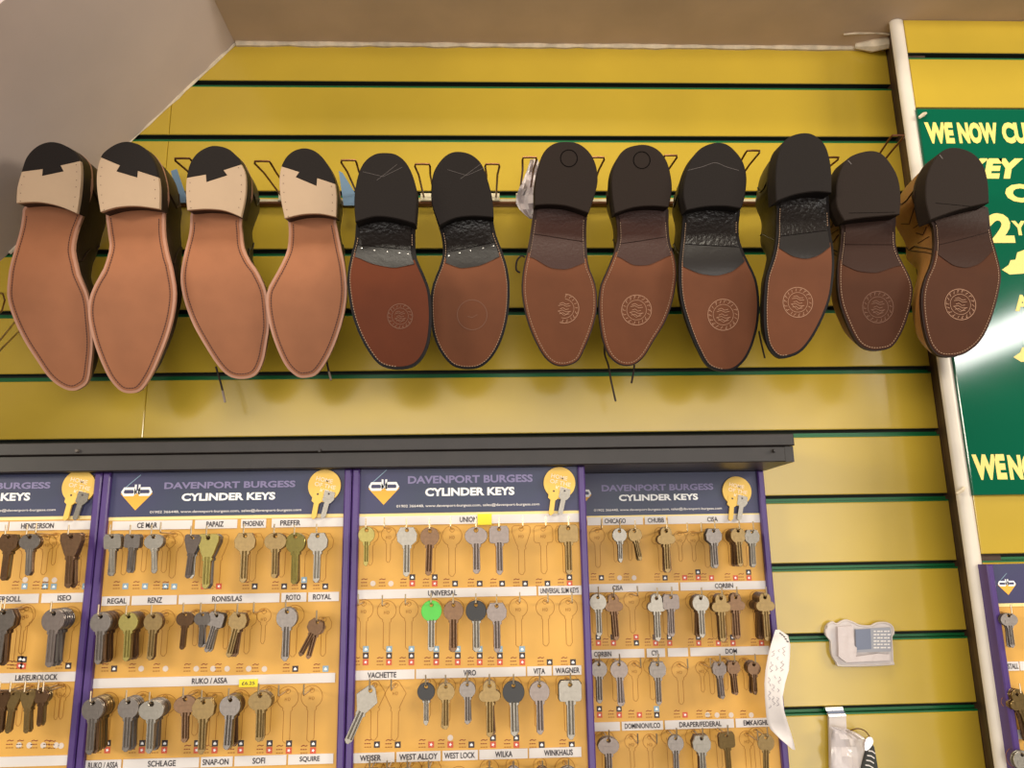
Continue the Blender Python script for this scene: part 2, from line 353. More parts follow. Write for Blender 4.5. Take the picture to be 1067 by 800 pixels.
# ------------------------------------------------------------------ shoes
SH = [
 dict(heel=[(16.9,211.5),(17.8,195.6),(22.5,178.7),(28,163.7),(37.5,153.4),(48.7,148.4),(60,148.7),(71.2,153.4),(79.7,161),(83.4,169.4),(84.3,184.4),(82.5,205),(79.7,222.2)], breast=[(60,214.4),(39.4,210.6)],
  bnd=[(21.6,179.7),(44.6,175.9),(44,183),(66,178.4),(62.8,172.2),(82.9,168.4)],
  sole=[(24,217),(20.2,242.5),(13.1,266.8),(8.4,289.3),(7.5,308.7),(13.1,329.4),(24.4,353.7),(37.5,374.3),(50.6,393),(63.7,403.4),(75,407.1),(84.3,404.3),(91.8,396.8),(94.7,380),(96.5,357.5),(94.7,331.2),(91.8,308.7),(82.5,286.2),(79.7,274.3),(76.9,259.3),(79.7,242.5),(85.3,227.5)], st='new', up='leather_espresso', Yh=-0.162),
 dict(heel=[(104.6,220.9),(101.2,199.4),(100.8,180.6),(105,163.7),(112.5,155.3),(123.7,149.1),(135,147.8),(148.1,152.5),(157.5,163.7),(162.7,176.9),(165.9,193.7),(165.9,217.7)], breast=[(142.5,214.7),(121.8,215.9)],
  bnd=[(104.6,164.7),(125.2,172.2),(121.5,178.4),(142.8,184.7),(143.4,177.8),(163.5,184)],
  sole=[(110.2,223.7),(112.5,242.5),(114,259.3),(107.8,280),(100.3,293),(93.7,308.7),(91.8,327.5),(96.5,351.9),(105,376.2),(114.3,395),(125.6,407.1),(136.8,409.6),(147.1,406.2),(157.5,391.2),(166.8,370.6),(175.3,348.1),(180.9,325.6),(182.8,303.1),(179,278.7),(175.3,265),(171.5,242.5),(171.5,221.9)], st='new', up='leather_espresso', Yh=-0.174),
 dict(heel=[(195,219),(193.5,199.4),(195,182.5),(198.7,169.4),(206.2,159.1),(217.5,152.9),(226.9,152.1),(238.1,155.3),(246.5,162.8),(251.2,171.2),(255.4,182.5),(255.4,203.1),(250.9,226)], breast=[(234.4,219.6),(215.6,217.7)],
  bnd=[(195,185.3),(214.7,181.6),(215.2,189.4),(236.6,182.5),(232.5,177.2),(251.4,171.2)],
  sole=[(198.4,221.9),(197.2,242.5),(192.2,263.1),(188.4,283.7),(188.6,297),(192.2,314.4),(200.6,336.9),(211.9,357.5),(225,378.1),(236.2,390.3),(247.5,394.6),(260.6,393.5),(269,387.5),(274.7,374.3),(277.8,357.5),(280.3,340.6),(279.3,320),(276.5,301.2),(268.1,282.5),(260.6,272),(254,257.5),(252.2,240.6),(252.2,227.5)], st='new', up='leather_black', Yh=-0.162),
 dict(heel=[(296.6,227.5),(292.5,206.9),(291,188.1),(293.4,173.1),(300,161.9),(309.3,155.9),(320.6,154.7),(331.8,160),(341.2,171.2),(347.8,186.2),(350.6,203.1),(350.2,226)], breast=[(333.7,222.8),(315,223.3)],
  bnd=[(293.4,172.2),(312.1,179.1),(308.4,184.4),(329.6,193.4),(330.3,185.3),(349,191.9)],
  sole=[(300,229.3),(300.9,244.3),(299,261.2),(291.5,278.1),(283.1,293.1),(278.4,303.2),(277.5,318.1),(281.2,340.6),(288.7,363.1),(298.1,381.8),(309.3,392.1),(318.7,393.5),(330,389.7),(341.2,374.3),(350.6,353.7),(358,329.4),(361.2,308.6),(361,292),(359,275),(355.3,257.5),(351.5,238.7),(350.2,227.5)], st='new', up='leather_black'),
 dict(heel=[(370.2,231.2),(369.1,206.9),(372.5,184.4),(379,169.4),(389.4,160.9),(400.6,159),(412.8,160.9),(423.1,169.4),(430.6,184.4),(434.3,203.1),(432.5,233.1)], breast=[(411.8,227.5),(391.2,225.6)],
  waist=[(369.7,267.8),(387.5,275.3),(411.8,279.6),(434.5,275)], nails=[(377,259),(390.3,261.2),(403.7,262.7),(416,264),(425.5,265)],
  sole=[(370.6,235),(369.7,250),(365.9,265),(362.2,283.7),(362.2,299.4),(365.9,323.7),(372.5,344.4),(381.9,363.1),(393.1,378.1),(404.4,383.7),(419.4,384.7),(432.5,380.9),(441.9,370.6),(447.5,355.6),(449.7,335),(449.3,316.2),(447.5,301.2),(441.9,286.2),(438.1,278),(433.4,265),(432.5,250),(432.9,235)], st='nail', up='leather_black', stamp=(417,329.5,13,'faint'), T=8, Yh=-0.186),
 dict(heel=[(457.8,235),(450.3,214.4),(449.3,195.6),(452.2,178.7),(460.6,165.6),(470,159),(481.2,158.1),(492.5,161.9),(501.9,171.2),(508.4,188.1),(513,206.9),(514.6,226.5)], breast=[(492.5,225.2),(473.7,227.5)],
  waist=[(460,273),(479.4,280),(500,277.1),(523,267)], nails=[(467.5,267),(479,264),(490.3,261.3),(503.5,258.8),(514,256.5)],
  sole=[(457.8,238.7),(460.6,250),(461.5,263),(458.7,276.2),(453.1,290),(449.3,303.2),(448.4,321.9),(450.3,344.4),(455.9,361.2),(464.3,374.3),(473.7,382.2),(486.8,384.7),(500,382.8),(511.2,374.3),(520.6,359.3),(527.1,340.6),(530.5,320),(531.2,299.5),(530.5,290),(528.1,276.2),(522.5,259.3),(516.8,244.3),(514,229.3)], st='nail', up='leather_black', stamp=(492,328,15.5,'ring')),
 dict(heel=[(557.2,214),(557.2,196.2),(560,175.6),(566.6,158.7),(576.9,149.7),(590,147.5),(603.1,149.7),(614.3,158.7),(620.9,171.9),(622.8,188.7),(619,205.6),(613.4,222.1)], breast=[(591.8,215),(573.1,213.1)],
  waist=[(553,268),(573.1,279.6),(591.8,281),(613,273)], cross=[(556,244),(607.8,252)], circ=(592.8,164.9),
  sole=[(556.2,216.9),(553.4,237.5),(549.7,260),(545.9,277),(544,290.7),(544,307.5),(548.7,331.9),(557.2,354.3),(567.5,372.2),(578.7,380.6),(591.8,381),(603.1,375),(610.6,360),(617.2,343.1),(621.8,324.4),(621.8,303.7),(618.1,288.9),(613.4,277),(611.5,260),(611,237.5),(612.5,222.5)], st='welt', up='leather_oxblood', stamp=(588,321.5,15,'half')),
 dict(heel=[(640.6,222.5),(637.8,201.9),(637.8,181.2),(643.4,164.4),(651.8,155),(663.1,151.2),(674.3,150.9),(685.6,155.9),(694,166.2),(698.7,181.2),(700.2,198.1),(696.8,215.9)], breast=[(678.1,214.6),(659.3,216.5)],
  waist=[(642,267),(659.3,276.8),(676.2,276.5),(699,266)], cross=[(642.5,254),(696.8,247.2)], circ=(668.7,166.8),
  sole=[(641.5,225.3),(643.4,241.2),(642.5,254.3),(636.8,271.2),(630.5,286),(625.6,298.1),(623.7,316.9),(624.7,335.6),(628.4,356.2),(635,371.2),(646.2,380.2),(659.3,380.6),(670.6,372.2),(681.8,354.3),(693.1,335.6),(700.6,315),(704.8,292.5),(704.9,278.7),(703,267.2),(698.7,254.2),(696.8,237.5),(696.8,218.7)], st='welt', up='leather_oxblood', stamp=(663.1,323,15.5,'full')),
 dict(heel=[(715.3,219),(712.1,203.1),(714.4,182.5),(720.9,165.6),(730.3,154.4),(744.4,148.7),(757.5,150.2),(768.7,160),(775.3,171.2),(778.1,186.2),(776.2,205),(772.5,217.2)], breast=[(755.6,214.7),(735,215.3)],
  waist=[(710.6,277.8),(727.5,285.3),(746.2,287.7),(763.1,283.4),(778,271)], cross=[(712.5,254.6),(772.5,257.5)],
  sole=[(711.5,223.7),(710.6,242.5),(708.7,261.2),(707.6,277),(707.8,297.5),(710.6,318.1),(718.1,342.5),(726.5,363.1),(735.9,380),(746.2,386),(758.4,387.1),(768.7,382.8),(778.1,372.5),(785.6,355.6),(790.3,335),(791.2,312.5),(788.4,291.9),(781.8,276.9),(776.2,265),(770.6,250),(769.7,235),(771.5,218)], st='black', up='leather_black', stamp=(753.4,327.9,16,'full'), Yh=-0.180, T=11),
 dict(heel=[(809,209.7),(808.1,190),(809,171.2),(812.8,154.4),(819.3,145),(829.6,139.7),(841.8,138.4),(851.2,142.2),(859.6,150.6),(864.3,163.7),(866.6,180.6),(866.6,200.9)], breast=[(849.3,199.7),(828.7,202.7)],
  waist=[(808,257),(825,267.5),(840,270.3),(853.1,266.6),(868,255)], cross=[(810,246.2),(864.3,240.6)],
  sole=[(809,212.5),(809,231.2),(808.5,250),(804.3,270.2),(798.7,287.2),(796.8,303.1),(795.9,323.7),(796.8,344.4),(800.6,361.2),(810,372.1),(821.2,372.5),(834.3,366.8),(845.6,353.7),(856.8,333.1),(865.3,310.6),(868.6,288.1),(869.2,270.5),(868.2,257.5),(865.4,240.6),(864.3,223.7),(863.4,202.2)], st='black', up='leather_black', stamp=(831,315,15.5,'full'), Yh=-0.198, T=8),
 dict(heel=[(880,230),(872.4,215),(871.6,194.4),(875,179.4),(882.5,166.2),(893.7,159.7),(908.7,156.9),(920,160.6),(929.4,171.9),(935.9,185),(938.7,201.9),(937.8,223.4)], breast=[(918.1,225.3),(897.5,227.2)],
  waist=[(874,275),(891.9,282.9),(912.5,284.7),(936,277)], cross=[(875,255.3),(933.1,255.3)],
  sole=[(875.9,233.7),(875.9,252.5),(874.1,267.2),(872.8,281.7),(872.8,297.5),(875.9,318.1),(884.4,340.6),(893.7,357.5),(905,364.6),(918.1,365),(929.4,361.2),(938.7,348.1),(946.2,329.4),(950.9,308.7),(950.4,295.6),(945.3,282.7),(938.7,270.2),(934,258.1),(933.1,243.1),(933.5,224.3)], st='brown', up='leather_russet', stamp=(914.4,320,16,'faint'), T=8, Yh=-0.186),
 dict(heel=[(969.7,229),(965,209.4),(965,190.6),(968.7,175.6),(978.1,160.6),(989.3,154.1),(1002.5,154.6),(1015.6,160.6),(1024.9,171.9),(1029.6,188.7),(1030.9,211.2)], breast=[(1013.7,215),(993.1,220.6)],
  waist=[(974,265),(991.2,276.9),(1006.2,279.7),(1021.2,275),(1036,261)], cross=[(975.3,255.3),(1030.6,242.2)],
  sole=[(970.6,231.8),(973.4,246.8),(973.4,260),(970.6,275),(964,291),(960.3,308.7),(961.2,329.4),(965,350),(970.6,363),(980,371),(995,371.5),(1008.1,366.8),(1021.2,355.6),(1030.6,338.7),(1038.1,316.2),(1042.5,295.7),(1042.8,282.7),(1039.9,269.3),(1035.3,252.5),(1031.5,233.7),(1028.7,215)], st='brown', up='leather_tan', stamp=(1000.2,317.2,16,'full'), T=4, Yh=-0.189),
]
STY = dict(new=('edge_pink', 'sole_pink', None, 'heel_stack', 'stitch_dark'), nail=('edge_black', 'sole_tan', 'waist_black', 'rubber_black', 'stitch_light'),
           welt=('edge_brown', 'sole_tan', 'waist_brown', 'rubber_brown', 'stitch_light'), black=('edge_black', 'sole_tan', 'waist_black', 'rubber_black', 'stitch_light'),
           brown=('edge_brown', 'sole_brown', 'waist_dark', 'rubber_brown', 'stitch_light'))
SLAB = [
 'pink leather-soled dark brown shoe with cream heel, leftmost of the row',
 'pink leather-soled dark brown shoe with cream heel, second from the left, longest of the row',
 'pink leather-soled black shoe with cream heel and a hanging lace, third from left',
 'pink leather-soled black shoe with cream heel, fourth from left, beside the first rubber-heeled shoe',
 'black-edged shoe with nailed waist and reddish brown sole, fifth from left',
 'black-edged shoe with nailed waist and a faint ring on its sole, sixth from left',
 'dark brown shoe with a circle on its heel, next to the crumpled plastic film',
 'dark brown shoe with a circle on its heel and two laces hanging below the toe',
 'black shoe with glossy waist and curved line on its heel, ninth from left',
 'black shoe turned to show its glossy side, highest heel of the row',
 'russet brown shoe with dark sole and faint stamp, in front of the dark batten',
 'tan brogue shoe with dark brown stamped sole in front of the green sign']
def circ2(cx, cy, r, n=28, a0=0, a1=2 * math.pi): return [(cx + r * math.cos(a0 + (a1 - a0) * i / n), cy + r * math.sin(a0 + (a1 - a0) * i / n)) for i in range(n + 1)]
def make_shoe(k, S):
    T = math.radians(S.get('T', 13)); yaw = math.radians(S.get('yaw', 0)); Yh = S.get('Yh', -0.172)
    edge_m, sole_m, waist_m, heel_m, st_m = STY[S['st']]
    if k == 4: sole_m = 'sole_rust'
    hc = S['heel']; hx = sum(p[0] for p in hc) / len(hc)
    top = min(hc, key=lambda p: p[1]); A = at(hx, top[1], Yh)
    w_ = -Vector((math.sin(yaw) * math.cos(T), -math.cos(yaw) * math.cos(T), -math.sin(T)))
    def hit(px, off):
        d = ray(*px); O = A + w_ * off; return CAM + d * ((O - CAM).dot(w_) / d.dot(w_))
    toe = max(S['sole'], key=lambda p: p[1]); B = hit(toe, 0.0)
    v_ = (B - A).normalized(); v_ = (v_ - w_ * v_.dot(w_)).normalized(); u_ = v_.cross(w_); u_ = u_ if u_.x > 0 else -u_
    Lv = (B - A).dot(v_)
    def loc0(px, off=0.0):
        q = hit(px, off) - A; return Vector((q.dot(u_), q.dot(v_)))
    HH = 0.025
    bl = [hc[-1]] + S['breast'] + [hc[0]]
    brL = [loc0(p) for p in bl]; vb = sum(p.y for p in brL) / 4
    vball = vb + 0.085
    def w0(v):
        a = HH * (1 - smooth01(vb - 0.004, vball, v)) if v > vb - 0.004 else HH
        t = max(0.0, (v - (Lv - 0.085)) / 0.085); return a + 0.009 * t * t
    def loc(px):
        q = loc0(px)
        for _ in range(4): q = loc0(px, w0(q.y))
        return q
    def P3(u, v, w): return A + u_ * u + v_ * v + w_ * w
    heel_f = catmull([loc0(p) for p in hc], 6, False)
    br_f = catmull(brL, 5, False)
    sole_l = [loc(p) for p in S['sole']]
    # heel part of the outline seen through its own thickness; keep it a touch inside the heel block
    hin = [q for q in heel_f[::3]]
    hin = [q for q in hin if q.y < vb - 0.012]
    out_pts = hin + [q for q in reversed(sole_l)]
    fine = catmull(out_pts, 6, True)
    cxm = sum(q.x for q in fine) / len(fine)
    class Out:
        def __init__(s, poly): s.p = poly; s.v0 = min(q.y for q in poly) + 1e-5; s.v1 = max(q.y for q in poly) - 1e-5
        def lr(s, v):
            v = min(max(v, s.v0), s.v1); xs = []
            n = len(s.p)
            for i in range(n):
                a, b = s.p[i], s.p[(i + 1) % n]
                if (a.y <= v) != (b.y <= v): xs.append(a.x + (b.x - a.x) * (v - a.y) / (b.y - a.y))
            if len(xs) < 2: q = min(s.p, key=lambda q: abs(q.y - v)); return q.x, q.x
            return min(xs), max(xs)
    area2 = sum(fine[i].x * fine[(i + 1) % len(fine)].y - fine[(i + 1) % len(fine)].x * fine[i].y for i in range(len(fine)))
    sg = 1 if area2 > 0 else -1
    def inset(poly, d):
        r = []; n = len(poly)
        for i in range(n):
            t = (poly[(i + 2) % n] - poly[i - 2]); t = t.normalized() if t.length > 1e-9 else Vector((1, 0))
            r.append(poly[i] + Vector((-t.y, t.x)) * sg * d)
        return r
    O = Out(fine)
    t = thing('leather_shoe', SLAB[k], 'shoe', A, 'shoes hung soles outward along the wall')
    def slab(name, Oo, f_top, f_bot, o1, o2, m, nr=30, nc=12, parent=None, cos0=False, cos1=True):
        front, back = [], []
        for i in range(nr + 1):
            s = i / nr
            if cos0 and cos1: s = (1 - math.cos(math.pi * s)) / 2
            elif cos1: s = math.sin(math.pi / 2 * s)
            rf, rb = [], []
            for j in range(nc + 1):
                tt = j / nc; a, b = f_top(tt), f_bot(tt); v = a + (b - a) * s; l, r = Oo.lr(v); u = l + (r - l) * tt
                ww = w0(v); rf.append(P3(u, v, ww + o1)); rb.append(P3(u, v, ww + o2))
            front.append(rf); back.append(rb)
        mb = MB(); mb.grid(front, m); mb.grid([list(reversed(r)) for r in back], m)
        per = lambda g: g[0][:] + [r[-1] for r in g[1:]] + list(reversed(g[-1][:-1])) + [r[0] for r in reversed(g[1:-1])]
        mb.grid([per(front), per(back)], m, True)
        return mb.build(name, parent or t, smooth=True, angle=45)
    slab('welt', O, lambda s: O.v0, lambda s: O.v1, 0.0, 0.0052, edge_m, 46, 12, cos0=True)
    din = 0.0034 if S['st'] in ('nail', 'black') else 0.0018
    if S['st'] == 'new': din = 0.0034
    I = Out(inset(fine, din))
    if S.get('waist'):
        wl = [loc(p) for p in S['waist']]
        def wf(s):
            pts = []
            for q in wl:
                l, r = I.lr(q.y); pts.append(((q.x - l) / max(1e-6, r - l), q.y))
            pts.sort(); s = min(max(s, pts[0][0]), pts[-1][0])
            # quadratic-ish smooth interpolation
            for (a, va), (b, vb_) in zip(pts[:-1], pts[1:]):
                if s <= b: 
                    z = (s - a) / max(1e-6, b - a); return va + (vb_ - va) * z
            return pts[-1][1]
        wtab = [wf(i / 24) for i in range(25)]
        for _ in range(3): wtab = [wtab[0]] + [(wtab[i - 1] + 2 * wtab[i] + wtab[i + 1]) / 4 for i in range(1, 24)] + [wtab[-1]]
        wfs = lambda s: wtab[int(round(s * 24))]
        cr = S.get('cross')
        I2 = Out(inset(fine, 0.0045 if S['st'] != 'nail' else 0.0055))
        if S.get('nails'): cr = [S['nails'][0], S['nails'][-1]]; cr = [(cr[0][0], cr[0][1] - 4), (cr[1][0], cr[1][1] - 4)]
        c0, c1 = loc(cr[0]), loc(cr[1])
        cf = lambda s: c0.y + (c1.y - c0.y) * s
        slab('shank_cover', I2, lambda s: vb - 0.014, lambda s: cf(s) - 0.0006, -0.0013, 0.001, waist_m, 14, 24, cos1=False)
        slab('waist_leather', I2, lambda s: cf(s) + 0.0006, wfs, -0.0017, 0.001, 'waist_black_smooth' if waist_m == 'waist_black' else waist_m, 12, 24, cos1=False)
        slab('outsole', I, lambda s: wfs(s) - 0.006, lambda s: I.v1, -0.0008, 0.001, sole_m, 30, 24)
    else:
        slab('outsole', I, lambda s: vb - 0.012, lambda s: I.v1, -0.0007, 0.001, sole_m, 40, 12)
    # heel
    def prism(name, poly, wa, wb, m, bev=0.0009, parent=None):
        cx = sum(q.x for q in poly) / len(poly); cy = sum(q.y for q in poly) / len(poly)
        a2 = sum(poly[i].x * poly[(i + 1) % len(poly)].y - poly[(i + 1) % len(poly)].x * poly[i].y for i in range(len(poly))); g = 1 if a2 > 0 else -1
        ins = []
        n = len(poly)
        for i in range(n):
            d1 = (poly[i] - poly[i - 1]).normalized(); d2 = (poly[(i + 1) % n] - poly[i]).normalized(); tt = d1 + d2
            tt = tt.normalized() if tt.length > 1e-6 else d1
            ins.append(poly[i] + Vector((-tt.y, tt.x)) * g * bev)
        mb = MB()
        mb.grid([[P3(q.x, q.y, wa) for q in ins], [P3(q.x, q.y, wa + bev) for q in poly], [P3(q.x, q.y, wb) for q in poly]], m, True)
        mb.face([P3(q.x, q.y, wa) for q in ins], m); mb.face([P3(q.x, q.y, wb) for q in reversed(poly)], m)
        return mb.build(name, parent or t, smooth=True, angle=35)
    hpoly = heel_f + br_f[1:-1]
    if S['st'] == 'new':
        cpy = [q for q in hpoly]
        prism('heel_stack', cpy, 0.0062, HH + 0.001, 'heel_stack')
        bd = [loc0(p) for p in S['bnd']]
        iL = min(range(len(heel_f)), key=lambda i: (heel_f[i] - bd[0]).length); iR = min(range(len(heel_f)), key=lambda i: (heel_f[i] - bd[-1]).length)
        bd[0] = heel_f[iL]; bd[-1] = heel_f[iR]
        prism('rubber_tip', heel_f[iL:iR + 1] + [q for q in reversed(bd[1:-1])], -0.0002, 0.0062, 'rubber_black', 0.0004)
        cream = prism('top_lift', heel_f[:iL + 1] + bd[1:-1] + heel_f[iR:] + br_f[1:-1], 0.0, 0.0062, 'heel_cream', 0.0006)
        mb = MB()
        for seq in (heel_f[1:iL], heel_f[iR + 1:-1]):
            ln = 0; acc = 0.006
            for a, b in zip(seq[:-1], seq[1:]):
                acc += (b - a).length
                if acc > 0.0085:
                    acc = 0; c = Vector((cxm, 0)); cxh = (hpoly[0].x + heel_f[-1].x) / 2; q = a + Vector((1 if a.x < cxh else -1, 0)) * 0.005
                    mb.face([P3(q.x + 0.0006 * math.cos(z), q.y + 0.0006 * math.sin(z), -0.0003) for z in [math.pi / 3 * i for i in range(6)]], 'stitch_dark')
        if mb.f: mb.build('pegs', cream)
    else:
        h = prism('heel', hpoly, 0.0, HH + 0.001, heel_m, 0.0011)
        mb = MB()
        def lines(pts, m, wd=0.0006):
            P = [Vector(p) for p in pts]; L, R = [], []
            for i in range(len(P)):
                tt = (P[min(i + 1, len(P) - 1)] - P[max(i - 1, 0)]).normalized(); n = Vector((-tt.y, tt.x)) * wd / 2
                L.append(P3(P[i].x + n.x, P[i].y + n.y, -0.0003)); R.append(P3(P[i].x - n.x, P[i].y - n.y, -0.0003))
            mb.grid([L, R], m)
        if S.get('circ'):
            c = loc0(S['circ']); lines(circ2(c.x, c.y, 0.0105), 'rubber_line', 0.0011)
        else:
            x0, x1 = heel_f[0].x, heel_f[-1].x; y0 = min(q.y for q in heel_f); y1 = vb; xm = (x0 + x1) / 2
            if k in (4, 5):
                lines([(xm - 0.022, y0 + 0.022), (xm + 0.002, y0 + 0.030), (xm + 0.026, y0 + 0.020)], 'scuff_line', 0.0004)
                lines([(xm - 0.006, y0 + 0.034), (xm + 0.020, y0 + 0.016)], 'scuff_line', 0.0004)
            if k == 8:
                lines(catmull([Vector(p) for p in [(x0 + 0.004, y0 + 0.034), (xm - 0.012, y0 + 0.030), (xm + 0.004, y0 + 0.0255), (xm + 0.018, y0 + 0.031), (x1 - 0.001, y0 + 0.036)]], 5, False), 'scuff_line', 0.0005)
            if k in (10, 11):
                lines([(xm - 0.026, y0 + 0.012), (xm - 0.022, y0 + 0.017)], 'scuff_line', 0.0012)
                lines([(x0 + 0.006, y1 - 0.006), (x1 - 0.006, y1 - 0.006)], 'rubber_line', 0.0005)
        if mb.f: mb.build('heel_mark', h)
    # stitching
    ins = inset(fine, {'new': 0.0062, 'nail': 0.0036, 'welt': 0.0042, 'black': 0.0036, 'brown': 0.0036}[S['st']])
    mb = MB(); acc = 0; n = len(ins); offs = -0.0012
    vs = vb + 0.006 if S['st'] == 'new' else vb + 0.012
    path = [q for q in ins if q.y > vb]
    for i in range(n):
        a, b = ins[i], ins[(i + 1) % n]
        d = (b - a); L = d.length
        if L < 1e-7: continue
        d /= L; s = 0.0
        while s < L:
            step = min(0.0033 - acc, L - s); s += step; acc += step
            if acc >= 0.00329:
                acc = 0; q = a + d * s
                if q.y < vs: continue
                if S['st'] in ('nail', 'black') and (q.x > cxm - 0.004 and q.y > vb + 0.03) and S['st'] != 'x' and k != 5: continue
                nn = Vector((-d.y, d.x)) * (0.0006 if S['st'] == 'new' else 0.00042); e = d * (0.0011 if S['st'] == 'new' else 0.0009)
                mb.face([P3(*(q + x_), w0(q.y) + offs) for x_ in (-e - nn, e - nn, e + nn, -e + nn)], st_m)
    if S['st'] == 'new':   # the stitched channel is a dark shallow line as well
        ch = [q for q in ins]; i0 = next(i for i in range(n) if ch[i].y < vs and ch[(i + 1) % n].y >= vs)
        seq = []
        i = (i0 + 1) % n
        while ch[i].y >= vs and len(seq) < n: seq.append(ch[i]); i = (i + 1) % n
        Lr, Rr = [], []
        for i, q in enumerate(seq):
            tt = (seq[min(i + 1, len(seq) - 1)] - seq[max(i - 1, 0)]).normalized(); nn = Vector((-tt.y, tt.x)) * 0.00022
            Lr.append(P3(*(q + nn), w0(q.y) - 0.0010)); Rr.append(P3(*(q - nn), w0(q.y) - 0.0010))
        mb.grid([Lr, Rr], st_m)
    if mb.f: mb.build('stitching', t)
    # waist nails
    if S.get('nails'):
        for p in S['nails']:
            q = loc(p); mb = MB(); c = P3(q.x, q.y, w0(q.y) - 0.0018)
            rows = [[c + u_ * (0.0016 * math.cos(a) * rr_) + v_ * (0.0016 * math.sin(a) * rr_) - w_ * hh for a in [math.pi / 4 * i for i in range(8)]] for rr_, hh in ((1, 0), (0.8, 0.0006), (0.35, 0.001))]
            mb.grid(rows, 'nail', True); mb.face(rows[-1], 'nail'); mb.build('nail', t, smooth=True)
    # stamp
    if S.get('stamp'):
        sx, sy, rp, kind = S['stamp']; c = loc((sx, sy)); r = abs(loc((sx + rp, sy)).x - c.x); m = 'stamp_light' if kind in ('full', 'half') else 'stamp_faint'
        mb = MB(); rs = random.Random(20 + k)
        def ln(pts, wd):
            P = [Vector(p) for p in pts]; Ls, Rs = [], []
            for i in range(len(P)):
                tt = P[min(i + 1, len(P) - 1)] - P[max(i - 1, 0)]; tt = tt.normalized(); nn = Vector((-tt.y, tt.x)) * wd / 2
                Ls.append(P3(*(P[i] + nn), w0(P[i].y) - 0.0011)); Rs.append(P3(*(P[i] - nn), w0(P[i].y) - 0.0011))
            mb.grid([Ls, Rs], m)
        a0, a1 = (0, 2 * math.pi) if kind != 'half' else (-1.5, 1.9)
        ln(circ2(c.x, c.y, r, 40, a0, a1), 0.0007)
        if kind != 'ring':
            ln(circ2(c.x, c.y, r * 0.66, 30, a0, a1), 0.0005)
            for i in range(18):
                a = 2 * math.pi * i / 18
                if kind == 'half' and not (-1.5 < (a if a < math.pi else a - 2 * math.pi) < 1.9): continue
                ca, sa = math.cos(a), math.sin(a)
                p0 = Vector((c.x + r * 0.75 * ca, c.y + r * 0.75 * sa)); p1 = Vector((c.x + r * 0.92 * ca, c.y + r * 0.92 * sa)); tg = Vector((-sa, ca)) * r * 0.07
                ln([p0 - tg, p1 - tg * rs.uniform(-1, 1)], 0.0006)
                if rs.random() > 0.4: ln([p1 - tg, p1 + tg], 0.0005)
            for yy, hw in ((-0.34, 0.34), (-0.2, 0.42), (0.02, 0.3), (0.18, 0.46), (0.36, 0.34)):
                ln([(c.x - hw * r, c.y + yy * r), (c.x - hw * r * 0.3, c.y + (yy - 0.08) * r), (c.x + hw * r * 0.3, c.y + (yy + 0.05) * r), (c.x + hw * r, c.y + yy * r)], 0.0006)
            ln([(c.x - 0.4 * r, c.y + 0.18 * r), (c.x, c.y + 0.5 * r), (c.x + 0.4 * r, c.y + 0.18 * r)], 0.0005)
        else:
            ln([(c.x - r * 0.3, c.y + r * 0.1), (c.x, c.y + r * 0.18), (c.x + r * 0.35, c.y)], 0.0006)
        mb.build('stamp', t)
    # upper
    base = inset(fine, 0.005)
    per = [0.0]
    for i in range(len(base)): per.append(per[-1] + (base[(i + 1) % len(base)] - base[i]).length)
    NU = 84; P = []
    for k2 in range(NU):
        s = per[-1] * k2 / NU; i = max(j for j in range(len(base)) if per[j] <= s); z = (s - per[i]) / max(1e-9, per[i + 1] - per[i])
        P.append(base[i].lerp(base[(i + 1) % len(base)], z))
    vmin = min(q.y for q in P); vmax = max(q.y for q in P); L = vmax - vmin
    def H(v):
        x = (v - vmin) / L; ks = [(0, 0.058), (0.12, 0.062), (0.3, 0.074), (0.42, 0.080), (0.55, 0.062), (0.72, 0.047), (0.88, 0.042), (1.0, 0.026)]
        for (a, ha), (b, hb) in zip(ks[:-1], ks[1:]):
            if x <= b: z = (x - a) / (b - a); z = z * z * (3 - 2 * z); return ha + (hb - ha) * z
        return 0.026
    rings = [(0, 0, 0, 0), (-0.015, -0.02, 0.12, 0.12), (-0.02, -0.03, 0.28, 0.28), (0.0, -0.02, 0.48, 0.46), (0.07, 0.02, 0.67, 0.64), (0.2, 0.07, 0.83, 0.82), (0.38, 0.12, 0.93, 0.96), (0.58, 0.15, 0.985, 1.0), (0.78, 0.19, 1.0, 0.99), (0.92, 0.21, 1.0, 0.8), (0.97, 0.24, 0.995, 0.3)]
    G = []; G3 = []
    for fi, ri, hf, hr in rings:
        row = []
        for q in P:
            vc = min(max(q.y, vmin + 0.032), vmax - 0.05); l, r = O.lr(vc); Sp = Vector(((l + r) / 2, vc))
            b = smooth01(vmin + 0.10, vmin + 0.15, q.y); fr = fi * b + ri * (1 - b); hh = hf * b + hr * (1 - b)
            n = q.lerp(Sp, fr); row.append(P3(n.x, n.y, w0(n.y) + 0.004 + H(n.y) * hh))
        G.append(row)
    mb = MB(); mb.grid(G[:9], S['up'], True); upper_in = G[8:]
    mb.grid(upper_in, S['up'] , True); ctr = sum(G[-1], Vector()) / NU
    for i in range(NU): mb.face([G[-1][i], G[-1][(i + 1) % NU], ctr], 'lining')
    def U(side, v, j):
        cand = [i for i in range(NU) if (P[i].x - (O.lr(P[i].y)[0] + O.lr(P[i].y)[1]) / 2) * side > 0]
        i = min(cand, key=lambda i: abs(P[i].y - (vmin + v * L))); jj = int(j); z = j - jj; jj2 = min(jj + 1, len(G) - 1)
        q = G[jj][i].lerp(G[jj2][i], z); outd = u_ * side; return q + outd * 0.0006
    sm = 'leather_black' if S['up'] == 'leather_black' else 'edge_brown'
    if k == 11: sm = 'waist_dark'
